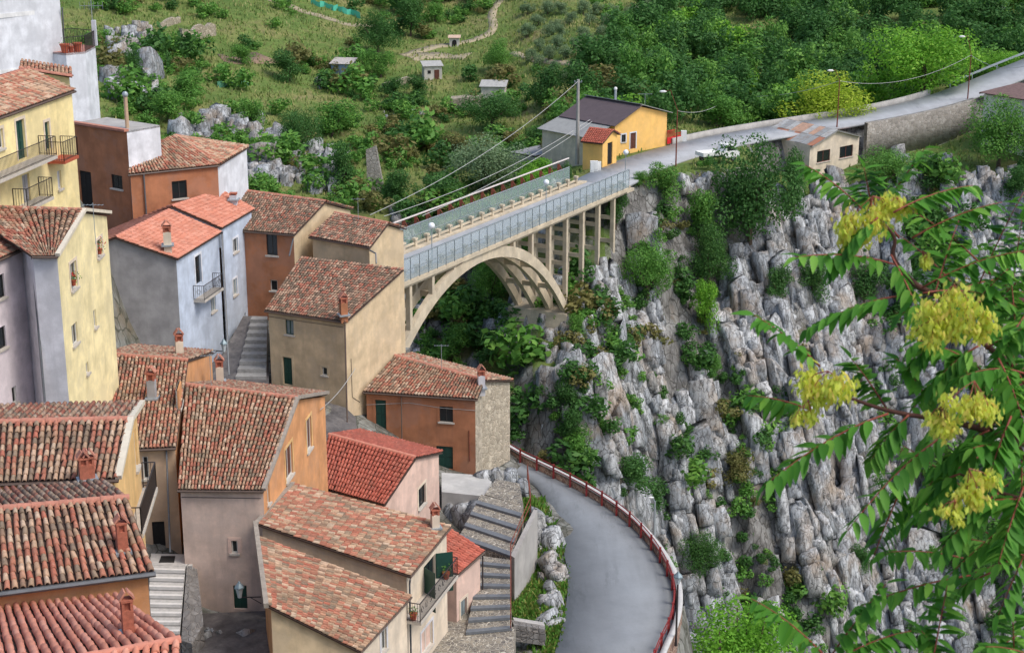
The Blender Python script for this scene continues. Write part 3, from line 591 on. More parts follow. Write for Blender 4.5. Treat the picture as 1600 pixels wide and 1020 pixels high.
# 11
h11, f11, r11 = gable_house('house', 'rust brown house with green doors and a bare rubble stone side at the gorge edge', PZ(566,612,9.4), PZ(746,624,9.4), PZ(758,594,10), PZ(617,556,10.6), PZ(803,594,8.9), 3.0, (C['brown'], M_rubble, M_rubble), 'old', lit_back_style='pale', bL=PZ(642,552,9.6),
    of=[('door', 586,624, 604,671, dict(trim=C['brown2'])), ('win', 686.5,634, 708,660, dict(frame=M_framed, trim=C['brown2'])), ('door', 681.5,696, 708,733, dict(trim=C['brown2']))])
pipe(h11, [PZ(627,620,9.2), PZ(628,690,9.2-3.0)], M_copper, .045); chimney(h11, PZ(752,606,9.6), 1.5, .45, C['white'], ang=.2)
# 10, 9, 8
h10, f10, r10 = mono_house('house', 'tall beige house with mottled roof and blank side wall beside the bridge', PZ(413,485,14.7), PZ(540,503,14.7), PZ(631,421,16.5), PZ(470,402,16.5), 4.0, (C['beige'], C['sand'], C['sand']), 'dark',
    of=[('win', 445.5,499, 459.5,524, dict(frame=M_green, glass=M_glassl, trim=C['sand'])), ('door', 441.5,557, 457.5,602, dict(trim=C['sand'])), ('win', 503,573, 511.5,587, dict(trim=C['sand']))])
pipe(h10, [PZ(539,507,14.5), PZ(543,672,14.5-6.5)], M_copper, .05); chimney(h10, PZ(537,492,15.1), 1.4, .45, C['brown'], ang=.4)
h9, f9, r9 = gable_house('house', 'small beige upper house with short tiled roof at the bridge head', PZ(482,370,17.5), PZ(578,387,17.5), PZ(607,349,18.4), PZ(523,333,18.4), PZ(636,357,17.6), 3.0, (C['beige'], C['sand'], C['sand']), 'dark')
pipe(h9, [PZ(578,391,17.3), PZ(587,396,17.2), PZ(588,412,16.6)], M_zinc, .06)
h8, f8, r8 = gable_house('house', 'brown house with dark mottled roof behind the pale blue house', Vector((-22.3,115.6,17.8)), PZ(460,367,17.8), PZ(509,315,19.3), PZ(350,294,19.3), PZ(553,326,17.9), 9, (C['brown'], C['sand'], C['sand']), 'dark',
    of=[('win', 415.5,366, 434,400, dict(frame=M_framed)), ('dark', 422,437, 434,455, {})])
pipe(h8, [PZ(459,369,17.6), PZ(452,400,16.4)], M_zinc, .06)
# 7 pale blue house, two roof levels
a, b_ = PZ(278,405,18.7), PZ(347,363,18.7); rl, rr_ = PZ(180,371,20.1), PZ(265,328,20.1)
h7, f7, r7 = gable_house('house', 'pale blue house with orange tile roof in two levels and a small iron balcony', a, b_, rr_, rl, rr_+(rr_-b_)*Vector((1,1,0)).length/1.414+Vector((0,0,-1.4)) if False else Vector((2*rr_.x-b_.x, 2*rr_.y-b_.y, 18.7)), 9, (C['blue'], C['blue'], C['grey']), 'new', pitch=.22, gut=False,
    of=[('door', 304,402, 315.5,440, dict(mat=M_glass, trim=C['snow'])), ('win', 329,466, 338,484, dict(frame=M_frame, glass=M_glassl)), ], bL=Vector((2*rl.x-a.x, 2*rl.y-a.y, 18.7)))
a2, b2 = PZ(347,357,18.95), PZ(398,327,18.95); rl2, rr2 = PZ(268,322,20.4), PZ(345,297,20.4); bl2 = Vector((2*rl2.x-a2.x, 2*rl2.y-a2.y, 18.9)); br2 = Vector((2*rr2.x-b2.x, 2*rr2.y-b2.y, 18.9))
q = [ins(p, (a2+b2+bl2+br2)/4) for p in (a2, b2, br2, bl2)]
wall(h7, q[0], q[1], 9, [(0, 18.82), (1, 18.82)], C['blue'], [('win', 363.5,375, 372,392, dict(trim=C['snow'])), ('win', 363.5,438, 371,459, dict(trim=C['snow'], glass=M_glassl)), ('dark', 381.5,490, 384.5,497, dict(sill=False)), ('door', 360,533, 370,573, dict(mat=plain('grey_blue_door', (96,112,126), .6), trim=C['snow']))])
wall(h7, q[1], q[2], 9, [(0, 18.82), (.5, 20.27), (1, 18.77)], C['blue']); wall(h7, q[3], q[0], 17.5, [(0, 18.77), (.5, 20.27), (1, 18.82)], C['blue'])
r_ = slab(h7, (a2, b2, rr2, rl2)); tiles(r_, a2, b2, rr2, rl2, 'new', .22); ridge_caps(r_, rl2, rr2, 'new'); r_ = slab(h7, (rl2, rr2, br2, bl2)); tiles(r_, br2, bl2, rl2, rr2, 'new', .22)
balcony(h7, f7, 303,474, 333,450, .8, 1.0, scroll=True); chimney(h7, PZ(262,383,19.5), 1.5, .5, C['cream'], ang=.2); chimney(h7, PZ(365,312,19.9), .6, .5, C['snow'], cap=False)
pipe(h7, [PZ(347,362,18.8), PZ(347,366,18.6), PZ(358,586,18.6-7.9)], M_zinc, .07)
# 5, 6
h5, f5, r5 = gable_house('house', 'pale yellow gable house with red flower pots in its windows', PZ(50,400,26.3), PZ(90,400,26.3), PZ(132,329,27.4), Vector((-27.5,79.3,27.4)), PZ(172,333,26.3), 9, (C['white'], C['yellow'], C['white']), 'old',
    orr=[('win', 108.5,414, 121.5,447, dict(trim=C['cream'])), ('win', 150.5,377, 160.5,397, dict(trim=C['cream'])), ('win', 145.5,486, 151.5,509, {}), ('win', 111.5,510, 122.5,533, {}), ('dark', 134,568, 139,581, {})], rake=plain('pale_verge', (206,196,176)))
pipe(h5, [PZ(50,400,26.2), PZ(51,408,25.8), PZ(70,628,25.8-6.6)], M_zinc, .06)
e6, g6 = PZ(-70,436,26), PZ(55,380,26); ln = Vector((-(g6-e6).y, (g6-e6).x, 0)).normalized()
h6, f6, r6 = gable_house('house', 'pinkish white house with dark windows at the left edge', e6, g6, g6+ln*2.2+Vector((0,0,.85)), e6+ln*2.2+Vector((0,0,.85)), g6+ln*4.4, 11, (plaster('wall_lilac', (214,202,204)), C['white'], C['white']), 'old', of=[('win', -8,433, 9,463, W0), ('win', -10,517, 11,541, W0), ('dark', 18,606, 27.5,627, {})])
# 3, 2, 1
e3, g3 = PZ(-50,201,31.8), PZ(118,141,31.8); ln = Vector((-(g3-e3).y, (g3-e3).x, 0)).normalized()
h3, f3, r3 = gable_house('house', 'yellow house with three iron balconies at the upper left', e3, g3, g3+ln*2.6+Vector((0,0,1.1)), e3+ln*2.6+Vector((0,0,1.1)), g3+ln*5.2, 20, (C['yel2'], C['yel2'], C['yel2']), 'pale',
    of=[('door', 24,190, 42,246, dict(trim=C['cream'])), ('door', 69,192, 79.5,232, dict(trim=C['cream'])), ('win', -6,204, 6,231, dict(trim=C['cream'])), ('door', 34,275, 49,314, dict(mat=C['grey'])), ('win', 89,268, 97,294, dict(glass=C['white']))])
balcony(h3, f3, -45,292, 62,247, 1.0, 1.0); balcony(h3, f3, 74,256, 96,246, 1.0, 1.0, M_terra); balcony(h3, f3, 22,330, 62,311, .8, 1.0)
pipe(h3, [PZ(62,160,31.6), PZ(61,166,31.2), PZ(72,305,31.2-5)], M_copper, .06)
eL, eR = PD(30,106,92), PD(113,119,92); back = Vector((-.8, 3.0, .05))
h2, f2, r2 = mono_house('house', 'small yellow gable rising behind the balconied yellow house', eL, eR, eR+back, eL+back, 24, (C['yel2'],)*3, 'pale', gut=False); ridge_caps(h2, eL, eR, 'old', .12, .3)
c1 = PZ(102,110,27.7); l1 = PZ(-70,134,27.7); bk = Vector((-(c1-l1).y, (c1-l1).x, 0)).normalized()*9
h1 = thing('house', (l1+c1)/2*1 + Vector((0,0,-10.7)), 'tall white building with roof terrace in the upper left corner', 'house')
poly_block(h1, [l1, c1, c1+bk, l1+bk], 17, 33.6, [C['snow']])
for z in (28.2, 32.3): mb = MB(); mb.bar(Vector((l1.x, l1.y, z))+Vector((.1,-.03,0)), Vector((c1.x, c1.y, z))+Vector((-.1,-.03,0)), .05, .32); mb.build('plaster_band', plaster('band_white', (222,222,220)), h1)
t0, t1, t2 = PZ(103,84,29.2), PZ(133,81,29.2), PZ(149,72,29.2)
poly_block(h1, [t0, t1, t2, t2+bk*.35, t0+bk*.5], 17, 29.2, [C['snow']], cap=plain('terrace_tiles', (176,120,104), .8))
mb = MB(); Z = Vector((0,0,1))
for p, q_ in ((t0, t1), (t1, t2), (t2, t2+bk*.3), (t2+bk*.3, t0+bk*.45)):
    mb.bar(p+Z*1.2, q_+Z*1.2, .05); k = int((q_-p).length/.17)
    for i in range(k+1): mb.bar(lerp(p, q_, i/k), lerp(p, q_, i/k)+Z*1.2, .025)
mb.build('railing', M_iron, h1); mb = MB(); mb.bar(t2+Z*.02, t2+Z*2.0, .32, .32); mb.build('pillar', C['snow'], h1)
mb = MB(); ap = t2+Vector((-.4,1.2,0)); mb.tube([ap, ap+Z*4.4], .03, 5)
for z, w in ((3.0, .9), (4.3, 1.1)):
    mb.bar(ap+Z*z-Vector((w,0,0)), ap+Z*z+Vector((w,0,0)), .03)
    for i in range(6): mb.bar(ap+Z*(z-.3)+Vector((-w+w*2*i/5,0,0)), ap+Z*(z+.3)+Vector((-w+w*2*i/5,0,0)), .02)
mb.build('antenna', M_galv, h1); pipe(h1, [PZ(97,12,32.5), PZ(103,112,27.5)], M_zinc, .06)
# 4
h4 = thing('house', PZ(205,330,17), 'terracotta house with hipped tile roof and white end wall', 'house')
eL, eR, apx, bR = PZ(200,273,22.5), PZ(343,258,22.5), PZ(275,211,24.1), PZ(388,230,22.6); lt, rt = PZ(115,192,25.4), PZ(198,205,25.4); bn = Vector((-(rt-lt).y, (rt-lt).x, 0)).normalized()*3
poly_block(h4, [lt, rt, rt+bn, lt+bn], 15, 25.4, [C['brown2'], C['snow'], C['brown2']], {0: [('door', 123,266, 146,326, dict(mat=M_dark)), ('win', 173,272, 192,297, dict(frame=M_framed))]})
mb = MB(); mb.bar(lt+Vector((0,-.05,.05)), rt+Vector((0,-.05,.05)), .4, .16); mb.build('coping', M_ridge['old'], h4)
cc = (eL+eR+apx+bR)/4; q = [ins(p, cc, .15) for p in (eL, eR, bR)]
wall(h4, q[0], q[1], 15, [(0, 22.4), (1, 22.4)], C['brown2'], [('win', 268,284, 293,309, dict(frame=M_framed))]); wall(h4, q[1], q[2], 15, [(0, 22.4), (1, 22.45)], C['snow']); wall(h4, q[2], rt+bn, 15, [(0, 22.4), (1, 22.4)], C['snow'])
rL = PZ(202,240,23.4); r_ = slab(h4, (eL, eR, apx, rL)); tiles(r_, eL, eR, apx, rL, 'pale'); mb = MB(); mb.prism([eR, bR, apx], (0,0,-.1)); r2_ = mb.build('roof', M_under, h4); tiles(r2_, eR, bR, apx+Vector((.15,.1,0)), apx, 'pale'); ridge_caps(r_, apx, eR+Vector((-.1,.1,.05)), 'new', .11)
bk_ = rt+bn; mb = MB(); mb.prism([apx, bR, Vector((bk_.x, bk_.y, 22.6))], (0,0,-.1)); mb.build('roof', M_under, h4)
gutter(h4, eL, eR); pipe(h4, [lerp(eL, eR, .16)+Vector((.05,-.02,-.1)), lerp(eL, eR, .16)+Vector((.05,-.02,-5))], M_zinc, .06)
mb = MB(); p = PZ(199,200,25.4); mb.tube([p, p+Z*2.2], .14, 8); fl = mb.build('flue', C['tan'], h4); mb = MB(); mb.sphere(p+Z*2.35, .22); mb.build('flue_cowl', M_galv, fl)
# ------------------------------------------------------------------ the arch bridge
def asphalt(name, rgb):
    m, n, b, N, l = newmat(name); c = s2l(rgb)
    col = mix(n, l, ramp(n, l, nz(n, l, .25, 6, None, .65), [(.35, (0,0,0)), (.65, (1,1,1))]), tuple(x*.84 for x in c), tuple(x*1.12 for x in c))
    col = mix(n, l, ramp(n, l, nz(n, l, .5, 9, (1, .25, 1), .8), [(.55, (0,0,0)), (.6, (.5,)*3)]), col, tuple(x*.66 for x in c)); col = mix(n, l, ramp(n, l, nz(n, l, .9, 3, (1, .12, 1)), [(.5, (0,0,0)), (.8, (.6,)*3)]), col, tuple(x*1.25 for x in c)); col = mix(n, l, ramp(n, l, nz(n, l, 9, 8, None, .8), [(.5, (0,0,0)), (.7, (.35,)*3)]), col, tuple(x*.7 for x in c))
    l(col, b.inputs['Base Color']); b.inputs['Roughness'].default_value = .85; bump(n, l, b, nz(n, l, 60, 4), .25, .008); return m
M_road = asphalt('asphalt', (132, 136, 139)); M_roadf = asphalt('asphalt_far', (162, 164, 166))
def ribbon(name, L_, R_, mat, dz=0., th=.25, label=None):
    """road sheet between two edges, with a solid underside"""
    V = []; Fc = []
    for a, b_ in zip(L_, R_):
        a, b_ = Vector(a), Vector(b_); V += [a+Z*dz, b_+Z*dz, b_+Z*(dz-th), a+Z*(dz-th)]
    for i in range(len(L_)-1):
        k = i*4
        for e in range(4): Fc.append([k+e, k+(e+1) % 4, k+4+(e+1) % 4, k+4+e])
    Fc += [[0, 3, 2, 1], [len(V)-4, len(V)-3, len(V)-2, len(V)-1]]
    o = obj_np(name, [tuple(v) for v in V], Fc, mat); o['kind'] = 'structure'; return o
BR0 = PZ(637,439,8); BR1 = PZ(955,305,8); bd = (BR1-BR0).normalized(); bn_ = Vector((-bd.y, bd.x, 0)); BW = 6.3
def B(s, off, z): return BR0+bd*s+bn_*off+Z*(z-8)
bridge = thing('arch_bridge', B(14, BW/2, -4), 'concrete arch bridge with spandrel columns and mesh fences across the gorge', 'bridge')
mb = MB(); mb.hexa([B(-14,.25,7.3), B(47,.25,7.3), B(47,BW-.25,7.3), B(-14,BW-.25,7.3)], [B(-14,.25,7.62), B(47,.25,7.62), B(47,BW-.25,7.62), B(-14,BW-.25,7.62)])
mb.hexa([B(-14,-.08,7.62), B(45.2,-.08,7.62), B(45.2,BW+.08,7.62), B(-14,BW+.08,7.62)], [B(-14,-.08,7.98), B(45.2,-.08,7.98), B(45.2,BW+.08,7.98), B(-14,BW+.08,7.98)]); mb.build('deck', M_conc, bridge, )
mb = MB(); mb.hexa([B(-14,.95,7.97), B(46,.95,7.97), B(46,BW-.95,7.97), B(-14,BW-.95,7.97)], [B(-14,.95,8.0), B(46,.95,8.0), B(46,BW-.95,8.0), B(-14,BW-.95,8.0)]); mb.build('carriageway', M_roadf, bridge)
for o0, o1 in ((.0, .93), (BW-.93, BW)):
    mb = MB(); mb.hexa([B(-14,o0,7.97), B(45.5,o0,7.97), B(45.5,o1,7.97), B(-14,o1,7.97)], [B(-14,o0,8.14), B(45.5,o0,8.14), B(45.5,o1,8.14), B(-14,o1,8.14)]); mb.build('kerb', M_conc, bridge)
AC, AS = 13.2, 17.5
def arch_i(s): x = abs(s-AC); return 6.75-.026*x*x-.00002*x**4
def arch_e(s): return arch_i(s)+1.0+.35*abs(s-AC)/AS
for k, o0 in enumerate((.12, 1.9, 3.75, BW-.62)):
    mb = MB(); N_ = 36; ss = [AC-AS-3+(2*AS+4.2)*i/N_ for i in range(N_+1)]
    for a, c in zip(ss[:-1], ss[1:]):
        mb.hexa([B(a,o0,arch_i(a)), B(c,o0,arch_i(c)), B(c,o0+.5,arch_i(c)), B(a,o0+.5,arch_i(a))], [B(a,o0,arch_e(a)), B(c,o0,arch_e(c)), B(c,o0+.5,arch_e(c)), B(a,o0+.5,arch_e(a))])
    # shared seams only: one continuous rib
    m_ = mb.build('arch_rib', M_conc, bridge)
    import bmesh as _bm
    bm = _bm.new(); bm.from_mesh(m_.data); _bm.ops.remove_doubles(bm, verts=bm.verts, dist=.002); bm.to_mesh(m_.data); bm.free()
for i in range(9):
    s = AC-15.5+i*3.75
    mb = MB(); z = arch_i(s)+.45; mb.hexa([B(s-.2,.3,z-.25), B(s+.2,.3,z-.25), B(s+.2,BW-.3,z-.25), B(s-.2,BW-.3,z-.25)], [B(s-.2,.3,z+.25), B(s+.2,.3,z+.25), B(s+.2,BW-.3,z+.25), B(s-.2,BW-.3,z+.25)]); mb.build('cross_strut', M_conc, bridge)
for k in range(-1, 12):
    s = .74+3.74*k
    for off in (.38, 2.15, 4.0, BW-.38):
        p = B(s, off, 0); g = float(land(p.x, p.y))
        z0 = arch_e(s)-.3 if AC-AS-1 < s < AC+AS+.9 else g-1.2
        if z0 > 6.9: continue
        mb = MB(); mb.hexa([B(s-.2,off-.22,z0), B(s+.2,off-.22,z0), B(s+.2,off+.22,z0), B(s-.2,off+.22,z0)], [B(s-.2,off-.22,7.35), B(s+.2,off-.22,7.35), B(s+.2,off+.22,7.35), B(s-.2,off+.22,7.35)]); mb.build('column', M_conc, bridge)
    if s > 22:
        for zt_ in (5.2, 2.6, .0):
            if not (arch_e(s) < zt_-.6 or s > AC+AS): continue
            mb = MB(); mb.hexa([B(s-.15,.38,zt_-.2), B(s+.15,.38,zt_-.2), B(s+.15,BW-.38,zt_-.2), B(s-.15,BW-.38,zt_-.2)], [B(s-.15,.38,zt_+.2), B(s+.15,.38,zt_+.2), B(s+.15,BW-.38,zt_+.2), B(s-.15,BW-.38,zt_+.2)]); mb.build('column_tie', M_conc, bridge)
mb = MB(); mb.hexa([B(28.5,-.4,-9), B(33.5,-.4,-9), B(33.5,BW+.4,-9), B(28.5,BW+.4,-9)], [B(29.7,-.3,-2.6), B(32.2,-.3,-2.2), B(32.2,BW+.3,-2.2), B(29.7,BW+.3,-2.6)]); mb.build('abutment', M_conc, bridge)
mb = MB(); mb.hexa([B(-12,-.3,-9), B(-4.5,-.3,-9), B(-4.5,BW+.3,-9), B(-12,BW+.3,-9)], [B(-12,-.2,7.3), B(-6,-.2,-1), B(-6,BW+.2,-1), B(-12,BW+.2,7.3)]); mb.build('abutment', M_conc, bridge)
def meshmat(name, rgb, a):
    m, n, b, N, l = newmat(name); b.inputs['Base Color'].default_value = (*s2l(rgb), 1); b.inputs['Roughness'].default_value = .6; t = N('ShaderNodeBsdfTransparent'); mx = N('ShaderNodeMixShader')
    w = N('ShaderNodeTexNoise'); w.inputs['Scale'].default_value = .4; mr = N('ShaderNodeMapRange'); mr.inputs[3].default_value = a-.08; mr.inputs[4].default_value = a+.08; l(w.outputs[0], mr.inputs[0]); l(mr.outputs[0], mx.inputs[0])
    l(t.outputs[0], mx.inputs[1]); l(b.outputs[0], mx.inputs[2]); l(mx.outputs[0], n.nodes['Material Output'].inputs[0]); return m
M_mesh = meshmat('wire_mesh', (168, 184, 190), .36); M_meshg = meshmat('wire_mesh_green', (150, 172, 166), .42)
for off, s0, s1, mm, lean in ((-.02, -4, 45, M_mesh, .0), (BW+.02, -4, 43, M_meshg, .0)):
    n_ = int((s1-s0)/1.45); st_ = (s1-s0)/n_; oo = off
    for nm, z, w in (('fence_top_rail', 10.05, .09), ('fence_mid_rail', 9.0, .05)):
        mb = MB(); mb.bar(B(s0,oo,z), B(s1,oo,z), w); mb.build(nm, M_galv, bridge)
    pm = None
    for i in range(n_+1):
        s = s0+i*st_; mb = MB(); mb.bar(B(s,oo,7.7), B(s,oo,10.03), .06); mb.build('fence_post', M_galv if off > 1 else plain('fence_post_grey', (92, 100, 104), .5, .3), bridge)
        if i < n_:
            mb = MB(); mb.hexa([B(s+.04,oo-.008,8.06), B(s+st_-.04,oo-.008,8.06), B(s+st_-.04,oo+.008,8.06), B(s+.04,oo+.008,8.06)], [B(s+.04,oo-.008,9.98), B(s+st_-.04,oo-.008,9.98), B(s+st_-.04,oo+.008,9.98), B(s+.04,oo+.008,9.98)]); mb.build('mesh_panel', mm, bridge)
for off in (.42, BW-.42):
    for i in range(23):
        s = -2+i*2.08; mb = MB(); mb.hexa([B(s-.17,off-.16,8.1), B(s+.17,off-.16,8.1), B(s+.17,off+.16,8.1), B(s-.17,off+.16,8.1)], [B(s-.14,off-.13,8.75), B(s+.14,off-.13,8.75), B(s+.14,off+.13,8.75), B(s-.14,off+.13,8.75)])
        mb.hexa([B(s-.24,off-.22,8.751), B(s+.24,off-.22,8.751), B(s+.24,off+.22,8.751), B(s-.24,off+.22,8.751)], [B(s-.22,off-.2,8.95), B(s+.22,off-.2,8.95), B(s+.22,off+.2,8.95), B(s-.22,off+.2,8.95)]); mb.build('baluster', M_conc, bridge, kind=None)
        if i < 22 and (off > 1 or i % 2 == 0):
            mb = MB(); mb.bar(B(s+.2,off,8.45), B(s+1.88,off,8.45), .12, .2); mb.build('parapet_rail', M_conc, bridge)
mb = MB(); mb.tube([B(-4,BW+.9,10.5), B(20,BW+.9,10.55), B(44.5,BW+.9,10.7)], .09, 6); pp = mb.build('water_pipe', plain('pale_pipe', (206,196,190), .6), bridge)
for i in range(22): s = -2+i*2.1; mb = MB(); mb.bar(B(s,BW+.1,9.3), B(s+.1,BW+.9,10.4), .08); mb.bar(B(s,BW+.9,9.6), B(s,BW+.9,10.45), .12, .3); mb.build('pipe_bracket', M_rust, pp)
def globe_lamp(p, h, label):
    t = thing('globe_lamp', p, label, 'street lamp', 'globe lamps along the bridge'); mb = MB(); mb.tube([p, p+Z*(h-.3)], .05, 6); mb.build('post', M_galv, t); mb = MB(); mb.sphere(p+Z*h, .3, 14, 9); mb.build('globe', plain('opal_globe', (232,236,238), .3, bmp=0), t, smooth=True)
for s, off, tx in ((4.2, .1, 'globe lamp at the village end of the bridge'), (25.8, .1, 'globe lamp at the middle of the bridge'), (44.3, .1, 'globe lamp at the far end of the bridge')): globe_lamp(B(s, off, 8.05), 4.0, tx)
# ------------------------------------------------------------------ roads
def offs(P, w):
    out = []
    for i, p in enumerate(P):
        a = P[max(i-1, 0)]; c = P[min(i+1, len(P)-1)]; d = Vector((c[0]-a[0], c[1]-a[1], 0)).normalized(); out.append(Vector(p)+Vector((-d.y, d.x, 0))*w)
    return out
def smooth(P, k=3):
    P = [Vector(p) for p in P]
    for _ in range(k):
        Q = [P[0]]
        for a, c in zip(P[:-1], P[1:]): Q += [lerp(a, c, .25), lerp(a, c, .75)]
        P = Q+[P[-1]]
    return P
rf = smooth([tuple(p) for p in RF]); rf[0].z = 7.99
rfr = [p for p in rf if p.y > 178.7]
ribbon('far_road', offs(rfr, 3.3), offs(rfr, -3.3), M_roadf, dz=.012, th=.3)
apron = [PZ(965,258,8.03), PZ(1010,243,8.03), PZ(1060,232,8.03)]
outer = smooth([PZ(760,690,2.6)]+[PZ(x, y, 2.6) for x, y in ((808,722),(850,741),(920,777),(978,816),(1016,856),(1042,895),(1057,935),(1052,985),(1030,1028))]+[Vector((6,72,2.4)), Vector((2,60,2.2))], 3)
inner = smooth([PZ(715,735,2.6)]+[PZ(x, y, 2.6) for x, y in ((790,735),(842,756),(856,800),(873,838),(886,880),(888,915),(884,955),(868,1028))]+[Vector((0,72,2.4)), Vector((-3,60,2.2))], 3)
def resamp(P, n):
    L = [0]
    for a, c in zip(P[:-1], P[1:]): L.append(L[-1]+(c-a).length)
    out = []
    for t in np.linspace(0, L[-1], n):
        i = min(max(int(np.searchsorted(L, t))-1, 0), len(P)-2); f = (t-L[i])/max(1e-6, L[i+1]-L[i]); out.append(lerp(P[i], P[i+1], f))
    return out
O_ = resamp(outer, 60); I_ = resamp(inner, 60)
ribbon('gorge_road', I_, O_, M_road, dz=.12, th=.8)
# low wall with red railing on the gorge side
pw = thing('roadside_parapet', O_[30], 'low stone parapet with white coping and red railing curving round the gorge road', 'parapet')
O2 = resamp(outer, 90); M_redp = plain('red_paint', (132, 40, 38), .6, var=.2); M_cop = plain('white_coping', (184,182,178), .8, var=.12); M_lowst = rubble('low_stone_wall', (150,116,98), (112,86,74), (170,150,132), 3.)
nrm_o = [ (Vector((c.x-a.x, c.y-a.y, 0)).normalized()) for a, c in zip(O2[:-1], O2[1:]) ]; side = lambda d: Vector((d.y, -d.x, 0)) * -1
def outward(i): d = nrm_o[min(i, len(nrm_o)-1)]; v = Vector((-d.y, d.x, 0)); return v
def strip(a0, a1, z0, z1, name, mat):
    V = []; Fc = []
    for i, p in enumerate(O2):
        v = outward(i); V += [p+v*a0+Z*z0, p+v*a1+Z*z0, p+v*a1+Z*z1, p+v*a0+Z*z1]
    for i in range(len(O2)-1):
        k = i*4
        for e in range(4): Fc.append([k+e, k+(e+1) % 4, k+4+(e+1) % 4, k+4+e])
    Fc += [[0, 1, 2, 3], [len(V)-1, len(V)-2, len(V)-3, len(V)-4]]; return obj_np(name, [tuple(q) for q in V], Fc, mat, pw)
strip(.1, .4, -3.5, .55, 'stone_wall', M_lowst); strip(.08, .42, .552, .64, 'coping', M_cop)
for i in range(2, 88, 3): v = outward(i); p = O2[i]-v*.08; mb = MB(); mb.bar(p+Z*.05, p+Z*1.15, .13); mb.build('railing_post', M_redp, pw)
for z in (.8, 1.08):
    mb = MB(); mb.tube([O2[i]-outward(i)*.08+Z*z for i in range(2, 88)], .035, 6); mb.build('railing_bar', M_redp, pw)
# kerb walls of the far road
def low_wall(name, P, w, h, mat, label, cat, down=.6):
    V = []; Fc = []
    for i, p in enumerate(P):
        a = P[max(i-1, 0)]; c = P[min(i+1, len(P)-1)]; d = (c-a); d.z = 0; d.normalize(); v = Vector((-d.y, d.x, 0))*w/2; V += [p-v-Z*down, p+v-Z*down, p+v+Z*h, p-v+Z*h]
    for i in range(len(P)-1):
        k = i*4
        for e in range(4): Fc.append([k+e, k+(e+1) % 4, k+4+(e+1) % 4, k+4+e])
    Fc += [[0, 1, 2, 3], [len(V)-1, len(V)-2, len(V)-3, len(V)-4]]; o = obj_np(name, [tuple(q) for q in V], Fc, mat); return tag(o, label, cat)
far_o = offs(rf, 3.6); far_i = offs(rf, -3.6); i0 = next(i for i, p in enumerate(rf) if p.x > 22); i1 = next(i for i, p in enumerate(rf) if p.x > 59)
low_wall('low_wall', far_o[i0:i1], .35, .7, M_greyc, 'low grey concrete wall along the far side of the hill road', 'wall')
j0 = next(i for i, p in enumerate(rf) if p.x > 44); j1 = next(i for i, p in enumerate(rf) if p.x > 60)
low_wall('retaining_wall', [p+Z*.02 for p in offs(rf, -4.3)[j0:j1]], .8, .25, M_retain, 'tall rough stone retaining wall under the hill road', 'wall', down=4.5)
gr = thing('guard_rail', far_o[i1], 'pale steel guard rail where the hill road climbs out of the frame', 'guard rail'); mb = MB()
for a, c in zip(far_o[i1+2:i1+16], far_o[i1+3:i1+17]): mb.bar(a+Z*.7, c+Z*.7, .06, .3)
mb.build('rail', M_galv, gr, kind=None)
for a in far_o[i1+2:i1+17:3]: mb = MB(); mb.bar(a-Z*.3, a+Z*.8, .1); mb.build('post', M_galv, gr)
# ------------------------------------------------------------------ stairs
def stair(name, label, bl, br, tl, tr, n, tread, nose=None, base=1.2, cat='stairs'):
    bl, br, tl, tr = map(Vector, (bl, br, tl, tr)); t = thing(name, (bl+br)/2, label, cat)
    for i in range(n):
        a, c = lerp(bl, tl, i/n), lerp(br, tr, i/n); e, f = lerp(bl, tl, (i+1)/n), lerp(br, tr, (i+1)/n); z = lerp(bl.z, tl.z, (i+1)/n); up = lambda p, q: Vector((p.x, p.y, q))
        mb = MB(); mb.hexa([up(p, bl.z-base) for p in (a, c, f, e)], [up(p, z) for p in (a, c, f, e)]); s_ = mb.build('step', tread, t)
        if nose:
            f0 = .32; a2_, c2_ = lerp(a, e, f0), lerp(c, f, f0); dn = (a-e).normalized(); dn.z = 0
            mb = MB(); mb.hexa([up(p, z-.14) for p in (a+dn*.02, c+dn*.02, c2_, a2_)], [up(p, z+.012) for p in (a+dn*.02, c+dn*.02, c2_, a2_)]); mb.build('nosing', nose, s_)
    return t
stair('stone_stairs', 'worn grey stone steps climbing between the pale blue and the beige house', PZ(368,594,9.9), PZ(416,594,9.9), PZ(394,494,12.3), PZ(418,494,12.3), 9, plain('worn_dark_step', (150,148,144), .9, var=.25, scale=4, bmp=.4))
st2 = stair('stone_stairs', 'short pale stone stair below the door of the narrow tan house', PZ(233,992,8.6), PZ(281,992,8.6), PZ(234,882,10.3), PZ(290,884,10.3), 8, M_tread, plain('pale_nosing', (206,202,196), .9))
mb = MB(); q4 = [PZ(234,882,10.32), PZ(300,884,10.32), PZ(306,866,10.32), PZ(236,864,10.32)]; mb.prism(q4, (0,0,-1.5)); mb.build('landing', M_tread, st2)
mb = MB(); mb.prism([PZ(248,878,10.34), PZ(272,878,10.34), PZ(274,868,10.34), PZ(252,868,10.34)], (0,0,-.03)); mb.build('door_mat', M_dark, st2)
mb = MB(); q = [PZ(292,882,10.35), PZ(306,868,10.35), PZ(318,975,8.9), PZ(300,1005,8.6), PZ(283,1000,8.6)]; mb.prism(q, (0,0,-4)); mb.build('side_wall', M_block, st2)
stA = stair('cobbled_stairs', 'lower flight of cobbled stairs with dark nosings beside the pink annex', PZ(728,992,4.3), PZ(800,985,4.3), PZ(752,868,5.4), PZ(797,874,5.4), 7, M_cob, M_nose)
stB = stair('cobbled_stairs', 'upper flight of broad cobbled steps below the rust brown house', PZ(716,842,5.35), PZ(800,872,5.35), PZ(752,772,5.9), PZ(818,790,5.9), 4, M_cob, M_nose)
mb = MB(); mb.prism([PZ(757,772,5.92), PZ(818,790,5.92), PZ(812,755,5.95), PZ(775,748,5.95)], (0,0,-2)); mb.build('landing', M_cob, stB)
